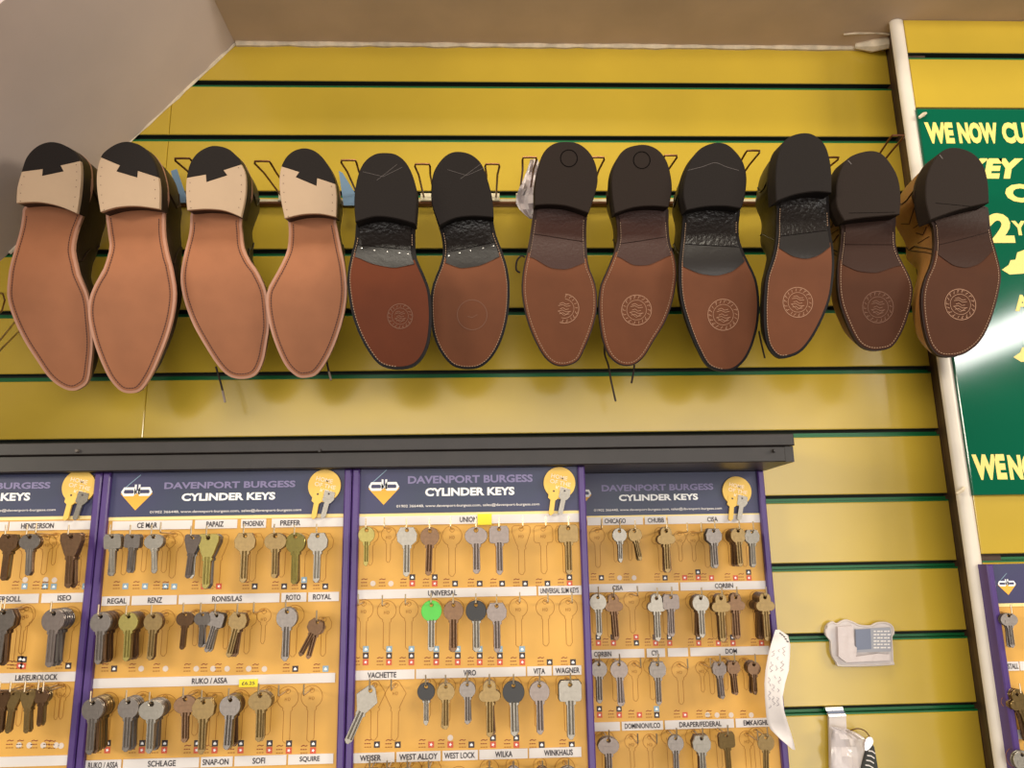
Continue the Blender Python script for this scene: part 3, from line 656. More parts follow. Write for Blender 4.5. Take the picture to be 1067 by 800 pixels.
    for side in (-1, 1):
        mb.tube([U(side, v, j) for v, j in [(0.16, 1), (0.19, 2.2), (0.2, 3.4), (0.17, 4.6), (0.14, 5.8)]], 0.0008, sm, 5)
        mb.tube([U(side, v, j) for v, j in [(0.48, 1), (0.46, 2), (0.42, 3), (0.40, 4), (0.38, 5.2), (0.36, 6)]], 0.0008, sm, 5)
        if k in (10, 11):
            mb.tube([U(side, v, j) for v, j in [(0.50, 1), (0.48, 2), (0.44, 3), (0.42, 4), (0.40, 5.2)]], 0.0006, sm, 5)
            mb.tube([U(side, v, j) for v, j in [(0.24, 1), (0.27, 2.2), (0.28, 3.4), (0.25, 4.6)]], 0.0006, sm, 5)
            for v in (0.30, 0.34, 0.38): mb.tube([U(side, v, 1.3), U(side, v + 0.015, 2.3), U(side, v, 3.2)], 0.0006, sm, 5)
    mb.build('upper', t, smooth=True, angle=60)
    return t, A
LACE = {2: [[(225, 382), (228, 392), (231, 403), (234.5, 419)]], 3: [[(340, 374), (342, 384), (345, 396)]], 6: [[(542, 284), (538, 281), (538.5, 272), (543, 266.5), (547, 268)]],
        7: [[(630, 352), (630, 368), (634, 381), (637, 398), (641.5, 418)], [(661, 380), (660, 388), (658, 399)]], 9: [[(791, 345), (793, 356), (797, 373)]]}
LY = {2: -0.045, 3: -0.045, 6: -0.05, 7: -0.045, 9: -0.05}
for k, S in enumerate(SH):
    t, A = make_shoe(k, S)
    for ln in LACE.get(k, []):
        mb = MB(); pts = catmull([at(x, y, LY[k]) for x, y in ln], 4, False)
        mb.tube(pts, 0.0013, 'lace_dark', 6); lo = mb.build('lace', t, smooth=True)
        if k in (2, 3):
            mb = MB(); mb.tube(pts[-4:], 0.0015, 'aglet', 6); mb.build('aglet', lo, smooth=True)

# ------------------------------------------------------------------ blue tags and the crumpled film behind the shoes
for lab, quad in (('light blue plastic tag poking out beside the second shoe from the left', [(178, 178), (184, 176), (194, 205), (193, 211), (186, 211)]),
                  ('light blue plastic tag poking out beside the fourth shoe from the left', [(353, 178), (357, 180), (371, 203), (371, 214), (358, 214)])):
    mb = MB(); ys = -0.022
    P = [at(x, y, ys) for x, y in quad]
    mb.face(P, 'tag_blue'); mb.face([p + Vector((0, 0.0025, 0)) for p in reversed(P)], 'tag_blue'); mb.grid([P, [p + Vector((0, 0.0025, 0)) for p in P]], 'tag_blue', True)
    tag(mb.build('plastic_tag'), lab, 'tag')
mb = MB(); rows = []; rs = random.Random(5)
sil = [(166, 553, 560), (172, 551, 562), (180, 548, 563), (188, 545, 564), (196, 541, 564), (204, 538, 564), (212, 537.5, 563), (218, 541, 562), (224, 547, 561), (228, 552, 559)]
for y, a, b in sil:
    rows.append([at(a + (b - a) * j / 6, y + rs.uniform(-1, 1) * (0 < j < 6), -0.05 + rs.uniform(-0.008, 0.008)) for j in range(7)])
mb.grid(rows, 'bag_film'); o = mb.build('crumpled_film', smooth=True, angle=25)
md = o.modifiers.new('thickness', 'SOLIDIFY'); md.thickness = 0.0006
tag(o, 'crumpled translucent plastic film tucked behind the seventh shoe heel', 'plastic film')

# ------------------------------------------------------------------ black pelmet over the key boards
pm = thing('pelmet', 'long black plastic pelmet above the key boards', 'pelmet', (-0.16, -0.06, -0.04))
mb = MB(); mb.box(-0.78, 0.3805, -0.125, 0.0 - 0.0005, -0.0385, -0.0240, 'black_plastic', 0.001); mb.build('upper_rail', pm)
mb = MB(); mb.box(-0.78, 0.3690, -0.1225, -0.0005, -0.0580, -0.0392, 'black_plastic', 0.001); mb.build('lower_rail', pm)
mb = MB(); mb.box(0.3692, 0.3800, -0.1205, -0.0005, -0.0580, -0.0392, 'black_plastic'); mb.build('end_cap', pm)
for px_ in (80, 333, 807):
    a = at(px_, 469.5, -0.127); mb = MB()
    mb.tube([(a.x, -0.1255, a.z), (a.x, -0.1285, a.z)], [0.0024, 0.0016], 'key_steel' if px_ == 80 else 'black_plastic', 10); mb.build('screw', pm, smooth=True)

# ------------------------------------------------------------------ key shapes
def arc(cx, cz, r, a0, a1, n=14, rz=None):
    rz = rz or r; return [(cx + r * math.cos(math.radians(a0 + (a1 - a0) * i / n)), cz + rz * math.sin(math.radians(a0 + (a1 - a0) * i / n))) for i in range(n + 1)]
def blade(hw, z0, z1, nick=True):   # right side downwards, tip, left side upwards
    r = [(hw + 1.7, z0), (hw + 1.7, z0 - 2.2), (hw, z0 - 3.2)] if nick else [(hw, z0)]
    r += [(hw, z1 + 4), (hw * 0.3, z1), (-hw * 0.35, z1), (-hw, z1 + 2.5)]
    r += [(-hw, z0 - 3.2), (-hw - 1.2, z0 - 2.2), (-hw - 1.2, z0)] if nick else [(-hw, z0)]
    return r
def spec(kind):
    if kind == 'round': return list(reversed(arc(0, -7, 12, -65, 245, 26))) , (4.6, -17.9), 3.9, -55
    if kind == 'small': return list(reversed(arc(0, -5.5, 9.6, -68, 248, 24))), (3, -14.4), 2.7, -42
    if kind == 'oval': return list(reversed(arc(0, -7, 14, -70, 250, 26, 11))), (4.6, -17.3), 3.8, -53
    if kind == 'hex': return [(-5, -19), (-11.5, -13.5), (-12.5, -5), (-8, 3.5), (8, 3.5), (12.5, -5), (11.5, -13.5), (5, -19)], None, 3.9, -56
    if kind == 'trap': return [(-4.6, -22), (-7, -17), (-11.5, -4), (-11.5, 2), (-9, 4.2), (9, 4.2), (11.5, 2), (11.5, -4), (7, -17), (4.6, -22)], None, 3.8, -56
    if kind == 'square': return [(-4.8, -17), (-10.5, -16.5), (-12, -14), (-12, 0), (-9.5, 4), (9.5, 4), (12, 0), (12, -14), (10.5, -16.5), (4.8, -17)], None, 3.7, -55
    if kind == 'clover':
        return [(-4.4, -19)] + list(reversed(arc(-6.5, -11.5, 6.2, 100, 285, 10))) [0:] + list(reversed(arc(0, -1.5, 7.6, 0, 180, 12))) + list(reversed(arc(6.5, -11.5, 6.2, -105, 80, 10))) + [(4.4, -19)], None, 3.7, -57
    if kind == 'vach': return [(-4.5, -25), (-12.5, -9), (-10, -5), (-4, 4), (0, 5.5), (4, 4), (10, -5), (12.5, -9), (4.5, -25)], None, 3.9, -60
def outline(kind):
    bow, _, hw, z1 = spec(kind)
    if bow[0][0] > 0: bow = list(reversed(bow))
    # bow now runs left-bottom -> top -> right-bottom
    z0 = bow[-1][1]
    return [(x / 1000, z / 1000) for x, z in bow + blade(hw, z0 - 0.5, z1)]
KINDS = ['round', 'small', 'oval', 'hex', 'trap', 'square', 'clover', 'vach']
OUTL = {k: outline(k) for k in KINDS}
HOLE = {k: arc(0, 0, 0.0026 if k != 'oval' else 0.0031, 0, 342, 11) for k in KINDS}
_km = {}
def head_mesh(kind, m):
    kk = (kind, m, 'head')
    if kk not in _km:
        bow = [(x / 1000 * 1.04, (z + 7) / 1000 * 1.04 - 0.007) for x, z in spec(kind)[0]]
        me = loops_mesh([bow, HOLE[kind]], 0.0014, 0.0003); me.materials.append(M[m]); _km[kk] = me
    return _km[kk]
def key_mesh(kind, m, head=None):
    kk = (kind, m)
    if kk in _km: return _km[kk]
    me = loops_mesh([OUTL[kind], HOLE[kind]], 0.0008, 0.0003)
    mb = MB()
    b = [Vector(v.co) for v in me.vertices]; mb.v = b; k = mb.mi(m)
    for p in me.polygons: mb.f.append(tuple(p.vertices)); mb.m.append(k)
    bow, _, hw, z1 = spec(kind); hw /= 1000; z1 /= 1000; zb = min(z for x, z in bow) / 1000
    for s in (-1, 1):
        for xa, xb in ((-hw * 0.75, -hw * 0.05), (hw * 0.2, hw * 0.85)):         # milled ribs along the blade
            xm = xa + (xb - xa) * 0.45; zt, zl = zb + 0.001, z1 + 0.005
            mb.grid([[(xa, s * 0.0010, zl), (xm, s * 0.0022, zl), (xb, s * 0.0010, zl)], [(xa, s * 0.0010, zt), (xm, s * 0.0022, zt), (xb, s * 0.0010, zt)]][::s], m)
            mb.face([(xa, s * 0.0010, zt), (xm, s * 0.0022, zt), (xb, s * 0.0010, zt)], m); mb.face([(xa, s * 0.0010, zl), (xm, s * 0.0022, zl), (xb, s * 0.0010, zl)], m)
    if kind in ('round', 'hex', 'oval', 'square', 'clover'):                      # raised cartouche on the bow
        mb.box(-0.0072, 0.0072, -0.0015, -0.001, -0.0125, -0.0072, m)
    name = 'door_key'; bpy.data.meshes.remove(me)
    me2 = bpy.data.meshes.new(name); me2.from_pydata([tuple(v) for v in mb.v], [], mb.f); me2.materials.append(M[m])
    _km[kk] = me2; return me2

# ------------------------------------------------------------------ key boards
ORDW = ['first', 'second', 'third', 'fourth', 'fifth', 'sixth', 'seventh', 'eighth', 'ninth', 'tenth', 'eleventh', 'twelfth']
ROWW = ['top row', 'second row', 'third row', 'bottom row']
MW = dict(key_nickel='silver', key_steel='grey', key_brass='brass', key_gold='yellow brass', key_bronze='bronze', key_rose='pale silver', key_green='green', key_black='black')
KW = dict(round='round', small='small', oval='oval', hex='octagonal', trap='tapered', square='square', clover='lobed', vach='triangular')
NICK = dict(n='key_nickel', s='key_steel', b='key_brass', g='key_gold', z='key_bronze', r='key_rose', k='key_black', G='key_green')
keyrnd = random.Random(11)
def house(mb, x, z, Y, m, s=1.0):
    mb.face([(x - 0.0016 * s, Y, z - 0.0015 * s), (x + 0.0016 * s, Y, z - 0.0015 * s), (x + 0.0016 * s, Y, z + 0.0002 * s), (x, Y, z + 0.0017 * s), (x - 0.0016 * s, Y, z + 0.0002 * s)], m)
def icon(mb, x, z, Y, c):
    h = 0.0033
    if c == 's':
        mb.disc(x, z, 0.0032, Y, 'icon_silver', 12); return
    m = dict(k='icon_black', r='icon_red', g='icon_blue', b='icon_blue')[c]
    mb.rect(x - h, x + h, z - h, z + h, Y, m)
    if c == 'r': mb.face([(x + 0.002 * (1 if i % 2 == 0 else 0.45) * math.cos(math.pi * i / 5), Y - 0.0001, z + 0.002 * (1 if i % 2 == 0 else 0.45) * math.sin(math.pi * i / 5)) for i in range(10)], 'white_print')
    else: house(mb, x, z, Y - 0.0001, 'white_print')
def hd_print(mb, x, z, Y):
    def s(p, w=0.0005): mb.strip([(x + a * 0.001, z + b * 0.001) for a, b in p], w, Y, 'ink_brown')
    s([(-3, -10.5), (-3, -7)]); s([(-1, -10.5), (-1, -7)]); s([(-3, -8.7), (-1, -8.7)])
    s([(0.8, -10.5), (0.8, -7), (2.2, -7.3), (2.9, -8.7), (2.2, -10.2), (0.8, -10.5)])
def board(name, label, x0, x1, zt, zb, Yf, rows, heads, logo, badge, where, depth=0.014, hook=0.042, frame_w=0.0085, header_z=None, sticker=None, back=0.0):
    """rows: list of dict(strip_py, strips=[(px0, px1, text)], hooks=[(px, py, kind, mats, n, scale, tilt, icons)], icon_py)"""
    t = thing('key_board', label, 'key display board', ((x0 + x1) / 2, Yf, zb))
    mb = MB(); mb.box(x0 + 0.001, x1 - 0.001, Yf + 0.0012, Yf + 0.006, zb, zt, 'board_orange'); mb.build('backing_board', t)
    mb = MB(); mb.box(x0, x0 + frame_w, Yf - 0.006, Yf + depth, zb, zt, 'purple_frame', 0.0015); mb.build('frame_rail', t)
    mb = MB(); mb.box(x1 - frame_w, x1, Yf - 0.006, Yf + depth, zb, zt, 'purple_frame', 0.0015); mb.build('frame_rail', t)
    mb = MB(); mb.box(x0 + frame_w, x1 - frame_w, Yf, Yf + 0.0011, header_z, zt, 'header_purple'); hd = mb.build('header_panel', t)
    mb = MB(); mb.box(x0 + frame_w, x1 - frame_w, Yf + 0.0004, Yf + 0.0011, header_z - 0.004, header_z, 'board_edge_cream'); mb.build('header_border', t)
    Yp = Yf - 0.0003
    for body, a, m, bold, shear in heads:
        mb = MB(); px_text(mb, body, *a, Yp, m, bold, shear); mb.build('header_lettering', hd, fix=False)
    if logo:
        cx, cy, s = logo; c = at(cx, cy, Yf); s = s * 0.00105; mb = MB()
        mb.face([(c.x - 18 * s, Yp, c.z), (c.x, Yp, c.z - 19 * s), (c.x + 18 * s, Yp, c.z)], 'logo_orange')
        mb.strip([(c.x - 17 * s, c.z + 3 * s), (c.x + 3 * s, c.z + 21 * s)], 0.8 * s, Yp, 'icon_blue')
        def bowl(xa, xb):
            mb.strip([(xa, c.z + 1.5 * s), (xa + 2 * s, c.z + 5.5 * s), (xb - 2 * s, c.z + 5.5 * s), (xb, c.z + 1.5 * s), (xb - 2 * s, c.z - 1.5 * s), (xa + 2 * s, c.z - 1.5 * s)], 3.0 * s, Yp - 0.0001, 'white_print', True)
        bowl(c.x - 16 * s, c.x - 1.6 * s); bowl(c.x + 1.6 * s, c.x + 16 * s)
        mb.strip([(c.x - 1.6 * s, c.z - 1 * s), (c.x - 1.6 * s, c.z + 10 * s)], 2.2 * s, Yp - 0.0001, 'white_print'); mb.strip([(c.x + 2.6 * s, c.z - 1 * s), (c.x + 2.6 * s, c.z + 10 * s)], 2.2 * s, Yp - 0.0001, 'white_print')
        mb.build('logo', hd, fix=False)
    if badge:
        bx, by, br = badge; c = at(bx, by, Yf - 0.004); r = (at(bx + br, by, Yf - 0.004) - c).x
        bd = MB(); n = 36
        ring = [(c.x + r * math.cos(2 * math.pi * i / n), c.z + r * math.sin(2 * math.pi * i / n)) for i in range(n)]
        bd.grid([[(x, Yf - 0.0005, z) for x, z in ring], [(x, Yf - 0.004, z) for x, z in ring]], 'badge_gold', True); bd.face([(x, Yf - 0.004, z) for x, z in ring], 'badge_gold')
        bo = bd.build('key_badge', t)
        for dx, tilt, m, dz in ((-0.38, -0.16, 'badge_gold', -0.62), (0.30, -0.24, 'key_nickel', -0.62)):
            k2 = MB(); s = r / 0.0175
            pts = [(-5.5, 5), (5.5, 5), (6.5, -3), (4, -7), (2.6, -8), (2.6, -22), (0, -25), (-2.6, -23), (-2.6, -8), (-5.5, -6)]
            q = []
            for x, z in pts:
                x *= 0.001 * s; z *= 0.001 * s; q.append((c.x + dx * r + x * math.cos(tilt) + z * math.sin(-tilt) * -1 * -1, c.z + dz * r + z * math.cos(tilt) + x * math.sin(tilt)))
            yk = Yf - 0.0052 if m == 'key_nickel' else Yf - 0.0046
            k2.grid([[(x, yk + 0.003, z) for x, z in q], [(x, yk, z) for x, z in q]], m, True); k2.face([(x, yk, z) for x, z in q], m)
            k2.disc(c.x + dx * r, c.z + dz * r + 0.002 * s, 0.0011 * s, yk - 0.0001, 'ink_dark', 8)
            k2.build('badge_key', bo)
        mb = MB()
        for i, (tx, hw) in enumerate((('HOME', 0.52), ('OF THE', 0.66), ('KEY', 0.36))):
            put_text(mb, tx, c.x - hw * r + 0.05 * r * i, c.x + hw * r + 0.05 * r * i, c.z + (0.36 - 0.36 * i) * r - 0.13 * r, c.z + (0.36 - 0.36 * i) * r + 0.13 * r, Yf - 0.0043, 'badge_text', 0.02, 0.0, -0.22)
        mb.build('badge_lettering', bo, fix=False)
    pr = MB()
    for ri, row in enumerate(rows):
        zs = at((row['strips'][0][0] + row['strips'][0][1]) / 2, row['py'], Yf).z if row['strips'] else None
        for a, b, tx in row['strips']:
            xa = max(at(a, row['py'], Yf).x, x0 + frame_w); xb = min(at(b, row['py'], Yf).x, x1 - frame_w)
            mb = MB(); mb.box(xa, xb, Yf + 0.0001, Yf + 0.0011, zs - 0.0052, zs + 0.0052, 'strip_white'); so = mb.build('brand_strip', t)
            if tx:
                mb = MB()
                if isinstance(tx, tuple): tx, ca, cb = tx; ta, tb = at(ca, row['py'], Yf).x, at(cb, row['py'], Yf).x
                else:
                    wd = min(len(tx) * 0.0058, (xb - xa) * 0.86); ta, tb = (xa + xb) / 2 - wd / 2, (xa + xb) / 2 + wd / 2
                put_text(mb, tx, ta, tb, zs - 0.0031, zs + 0.0031, Yp, 'ink_dark', 0.018); mb.build('strip_lettering', so, fix=False)
        hooks = sorted(row['hooks'], key=lambda h: h[0])
        for hi, h in enumerate(hooks):
            hx, hy, kind, mats, n, scl, tilt, ic = h
            Yk = Yf - hook + 0.007
            a = at(hx, hy, Yk if n else Yf)
            bx, bz = a.x, a.z
            # hook: straight out of the board, then turned up at the end
            mb = MB(); r = 0.0009; yo = Yf - hook
            mb.tube([(bx, Yf + 0.0011, bz + 0.0011), (bx, Yf - hook * 0.5, bz + 0.0011), (bx, yo + 0.002, bz + 0.0011), (bx, yo, bz + 0.0025), (bx, yo, bz + 0.013)], r, 'hook_wire', 6); mb.build('hook', t, smooth=True)
            # printed outline of the blank at the root of the hook, with its code and symbols
            sc_ = scl
            pr.strip([(bx + x * sc_, bz + z * sc_) for x, z in OUTL[kind]], 0.0006, Yp + 0.0013, 'ink_brown', True)
            pr.strip([(bx + x, bz + z) for x, z in HOLE[kind]], 0.0005, Yp + 0.0013, 'ink_brown', True); hd_print(pr, bx, bz, Yp + 0.0013)
            iz = at(hx, row['ipy'] - 3.5, Yf).z; yq = Yp + 0.0012; ix = bx - 0.002
            pr.strip([(ix - 0.008, iz + 0.004), (ix - 0.0055, iz + 0.0052), (ix - 0.003, iz + 0.0042), (ix - 0.001, iz + 0.0050)], 0.0009, yq, 'ink_rust')
            for dz, w_ in ((0.0008, 0.0075), (-0.0028, 0.0085)):
                for z in range(3): pr.rect(ix - 0.0085 + z * w_ / 3, ix - 0.0085 + (z + 0.75) * w_ / 3, iz + dz - 0.0005, iz + dz + 0.0005, yq, 'ink_rust' if dz > 0 else 'ink_brown')
            for q, c in enumerate(ic): icon(pr, ix + 0.0055, iz - 0.0005 + 0.0072 * q, yq, c)
            # keys: the front one nearest the viewer, the rest behind it along the hook
            gap = 0.0036 if n < 6 else min(0.0036, (hook - 0.011) / n)
            for q in range(n):
                mm = NICK[mats[min(q, len(mats) - 1)]]; hd_ = mm in ('key_green', 'key_black'); me = key_mesh(kind, 'key_nickel' if hd_ else mm)
                o = bpy.data.objects.new('door_key', me); C.objects.link(o)
                tl = tilt if q == 0 else tilt * 0.6 + keyrnd.uniform(-3.5, 3.5)
                o.location = (bx, Yk + q * gap + 0.0006, bz - 0.0003); o.scale = (sc_, 1, sc_)
                o.rotation_euler = (math.radians(keyrnd.uniform(0.5, 5)), math.radians(tl), math.radians(keyrnd.uniform(-9, 9)) if n < 3 else math.radians(keyrnd.uniform(-1.2, 1.2)))
                if hd_:
                    ho = bpy.data.objects.new('key_head', head_mesh(kind, mm)); C.objects.link(ho); ho.parent = o; ho['label'] = MW[mm] + ' key head'
                pos = ('only key' if n == 1 else 'front key' if q == 0 else ORDW[q] + ' key') + ' on the ' + ORDW[hi] + ' hook'
                tag(o, f"{MW[mm]}{'-headed' if hd_ else ''} {KW[kind]} key, {pos}, {ROWW[ri]}, {where}", 'key', f"keys on the {where}")
    pr.build('printed_artwork', t, fix=False)
    if sticker:
        sx, sy, hw, hh, tx = sticker; a = at(sx, sy, Yf); mb = MB()
        mb.box(a.x - hw, a.x + hw, Yf - 0.0008, Yf, a.z - hh, a.z + hh, 'sticker_yellow'); so = mb.build('price_sticker', t)
        if tx: mb = MB(); put_text(mb, tx, a.x - hw * 0.7, a.x + hw * 0.7, a.z - hh * 0.45, a.z + hh * 0.45, Yf - 0.001, 'ink_dark', 0.01); mb.build('sticker_lettering', so, fix=False)
    return t
DB, CK = 'DAVENPORT BURGESS', 'CYLINDER KEYS'
SM = '01902 366448, www.davenport-burgess.com, sales@davenport-burgess.com'
def heads(d, c, s): return [(DB, d, 'header_grey', 0.034, 0), (CK, c, 'white_print', 0.04, 0), (SM, s, 'strip_white', 0.012, 0)]
# hook rows: (px, py of the hole, kind, metals front to back, number of keys, scale, tilt, symbols bottom up)
h = lambda px, py, kind='round', mats='n', n=0, s=1.0, t=0, ic='k': (px, py, kind, mats, n, s, t, ic)
YB = -0.105
board('left', 'purple framed key board cut off by the left edge of the photo', -0.735, -0.4512, -0.0585, -0.47, YB, [
  dict(py=549, ipy=614, strips=[(-90, 8, ''), (9.5, 101, ('HENDERSON', 22, 56))], hooks=[h(9, 559, 'hex', 'zb', 3, .85, 2, 'gs'), h(31, 559, 'oval', 'sz', 3, .8, -2, 'gs'), h(58, 558, 'small', 's', 0, .8, 0, 'gs'), h(74, 559, 'trap', 'zz', 3, 1, 0, 'g')]),
  dict(py=624.5, ipy=697, strips=[(-80, 40, ('INGERSOLL', -14, 22)), (43, 93, ('ISEO', 60, 74))], hooks=[h(4, 638, 'hex', 'sz', 4, 1, 2, 'rk'), h(27, 634, 'round', 's', 0, .9, 0, 'rk'), h(56, 639, 'round', 'rss', 7, 1.02, 0, 'k')]),
  dict(py=706.5, ipy=780, strips=[(-80, 83, ('L&F/EUROLOCK', 16, 60))], hooks=[h(3, 722, 'trap', 'z', 2, .72, 0, 's'), h(14, 722, 'trap', 'b', 2, .72, 3, 's'), h(29, 722, 'trap', 'b', 3, .72, -3, 's'), h(43, 720, 'small', 'zb', 3, .85, 0, 's'), h(66, 716, 'small', 's', 0, .8, 0, 's')]),
  dict(py=794, ipy=870, strips=[(-80, 75, '')], hooks=[])],
  heads((-92, 502, 53, 511), (-70, 513, 32, 523), (-110, 529.5, 58, 535.5)), None, (82, 507, 17.5), 'far left board', header_z=at(40, 538, YB).z)
board('second', 'purple framed key board second from left with a blue-grey header', -0.4500, -0.1570, -0.0585, -0.47, YB, [
  dict(py=547, ipy=614, strips=[(117, 200, ('CE MAR', 143, 164)), (203, 247, ('PAPAIZ', 215, 233)), (251, 277, ('PHOENIX', 253, 275)), (283, 359, ('PREFER', 292, 313))], hooks=[
    h(117, 559, 'square', 'ns', 3, .78, -3, 'g'), h(138, 559, 'square', 's', 3, .72, 3, 'g'), h(160, 559, 'oval', 'ns', 3, .76, -5, 'g'), h(182, 557, 'round', 's', 0, .9, 0, 'g'), h(201, 560, 'trap', 'rk', 2, .8, 6, 'r'), h(217, 560, 'trap', 'gbs', 5, 1, 0, 'r'),
    h(255.5, 558, 'hex', 'bz', 2, .92, 0, 'k'), h(287, 558, 'oval', 'bz', 3, .88, 0, 'k'), h(308, 559, 'round', 'gb', 2, .95, 0, 'kg'), h(331, 558, 'hex', 'nr', 2, .92, 0, 'k')]),
  dict(py=626, ipy=700, strips=[(106, 135, ('REGAL', 112, 132)), (137, 184, ('RENZ', 154, 169)), (186, 291, ('RONIS/LAS', 221, 252)), (293, 319, ('ROTO', 298, 313)), (321, 353, ('ROYAL', 326, 345))], hooks=[
    h(105, 642, 'round', 'ssz', 8, .92, 0, 'k'), h(134, 642, 'round', 'gbz', 7, .86, 0, 's'), h(160, 642, 'round', 'bz', 3, .84, 2, 's'), h(193, 640, 'oval', 'zb', 2, .7, 3, 's'), h(211, 640, 'oval', 's', 2, .66, 2, 's'), h(226, 641, 'square', 'sk', 3, .72, 14, 's'), h(249, 641, 'hex', 'bz', 3, .8, 12, 's'),
    h(275, 637, 'small', 's', 0, .85, 0, 's'), h(299, 637, 'round', 's', 3, .95, 0, 'k'), h(331, 648, 'hex', 'z', 2, .72, 28, 'b')]),
  dict(py=709, ipy=785, strips=[(97, 349, ('RUKO / ASSA', 200, 237))], hooks=[
    h(97, 732, 'round', 'sszb', 8, .95, 0, 'rk'), h(134, 731, 'round', 's', 5, .92, 0, 'rk'), h(158, 733, 'oval', 'ns', 6, .95, 0, 'rk'), h(193, 728, 'oval', 'zz', 2, .84, -2, 'rk'), h(212, 731, 'hex', 'b', 3, .95, 0, 'rk'), h(240, 729, 'round', 'sbz', 6, .92, 2, 'rk'), h(271, 724, 'oval', 'bb', 4, .9, 0, 'rk'), h(300, 720, 'round', 's', 0, 1, 0, 'rk'), h(325, 719, 'round', 's', 0, 1, 0, 'rk')]),
  dict(py=797, ipy=872, strips=[(88, 126, ('RUKO / ASSA', 92, 123)), (128, 207, ('SCHLAGE', 154, 183)), (209, 242, ('SNAP-ON', 211, 238)), (244, 298, ('SOFI', 263, 276)), (300, 347, ('SQUIRE', 312, 333))], hooks=[])],
  heads((171, 500.5, 308, 509.5), (189, 512.5, 287, 522), (156, 529.5, 314, 535.5)), (142.5, 514, 1.0), (338, 506, 17), 'second board from left', header_z=at(230, 537, YB).z, sticker=(259, 711.5, 0.0105, 0.0042, '£6.25'))
board('third', 'brightest purple framed key board, third from left, with a green-headed key', -0.1558, 0.1245, -0.0585, -0.47, YB, [
  dict(py=541, ipy=611, strips=[(374, 607, ('UNION', 479, 497))], hooks=[
    h(382, 552, 'small', 'g', 1, .95, 0, 's'), h(405, 552, 'small', 's', 0, .9, 0, 's'), h(424, 552, 'hex', 'n', 1, .92, 0, 'rk'), h(448, 553, 'round', 'z', 1, .9, 2, 'rk'), h(471, 552, 'round', 's', 0, .98, 0, 'k'), h(496, 552, 'oval', 'r', 2, .92, 0, 'k'), h(520, 551, 'square', 'r', 1, .93, 0, 'k'), h(543, 551, 'trap', 's', 0, .95, 0, 'k'), h(566, 551, 'square', 's', 0, .95, 0, 'k'), h(592, 550, 'square', 'bz', 3, .94, 0, 'rk')]),
  dict(py=617.5, ipy=693, strips=[(370, 559, ('UNIVERSAL', 446, 476)), (561, 606, ('UNIVERSAL SLIM KEYS', 563, 603))], hooks=[
    h(379, 629, 'round', 's', 0, .92, 0, 'rkg'), h(403, 630, 'round', 's', 0, .92, 0, 'rkg'), h(426, 629, 'round', 's', 0, .92, 0, 'rkg'), h(449.5, 630, 'round', 'G', 1, .9, 0, 'rkg'), h(472.5, 630, 'round', 'zz', 2, .92, 0, 'rkg'), h(496, 630, 'round', 'ks', 2, .92, 0, 'rkg'), h(517.5, 631, 'hex', 'rs', 2, .9, 0, 'rkg'), h(540, 627, 'round', 's', 0, .92, 0, 'rkg'), h(568, 627, 'round', 's', 0, .9, 0, 'k'), h(592, 627, 'round', 's', 0, .9, 0, 'k')]),
  dict(py=703, ipy=779, strips=[(366, 432, ('VACHETTE', 383, 413)), (433.5, 548, ('VIRO', 483, 496)), (549.5, 575, ('VITA', 556, 568)), (576.5, 606, ('WAGNER', 579, 604))], hooks=[
    h(386, 719, 'vach', 'n', 1, .98, 24, 'k'), h(412, 714, 'vach', 's', 0, .98, 0, 'k'), h(444, 715, 'small', 'kn', 1, .95, 0, 'r'), h(464.5, 715, 'round', 'bb', 2, .8, 0, 'rs'), h(487, 713, 'round', 's', 2, .74, 0, 'k'), h(510, 714, 'clover', 'bz', 2, .93, 0, 'rks'), h(535, 714, 'round', 'ks', 2, .95, 0, 'rk'), h(562, 714, 'round', 'r', 2, .92, 0, 'k'), h(594, 713, 'square', 'nk', 2, 1.04, 0, 'k')]),
  dict(py=789.5, ipy=862, strips=[(362, 411, ('WEISER', 375, 397)), (413, 459, ('WEST ALLOY', 416, 456)), (461, 498, ('WEST LOCK', 463, 495)), (499.5, 550, ('WILKA', 516, 534)), (551.5, 606, ('WINKHAUS', 567, 597))], hooks=[
    h(386, 804, 'hex', 'z', 2, .9, 0, 'k'), h(404, 804, 'hex', 'z', 2, .9, 0, 'k'), h(425, 804, 'oval', 's', 2, .9, 0, 'k'), h(447, 804, 'hex', 'z', 1, .9, 0, 'k'), h(478, 803, 'round', 's', 0, .9, 0, 'k'), h(510, 804, 'round', 'b', 1, .9, 0, 'k'), h(535, 804, 'clover', 'r', 2, .95, 0, 'k'), h(565, 804, 'clover', 'z', 2, .95, 0, 'k'), h(592, 803, 'round', 's', 2, .95, 0, 'k')])],
  heads((425, 494, 555, 504), (443, 507, 536, 517), (413, 523.5, 562, 529.5)), (400, 508.5, 1.0), (583, 503, 16.5), 'third board from left', header_z=at(490, 533.5, YB).z, sticker=(505, 541, 0.0085, 0.0065, None))
YB4 = -0.018
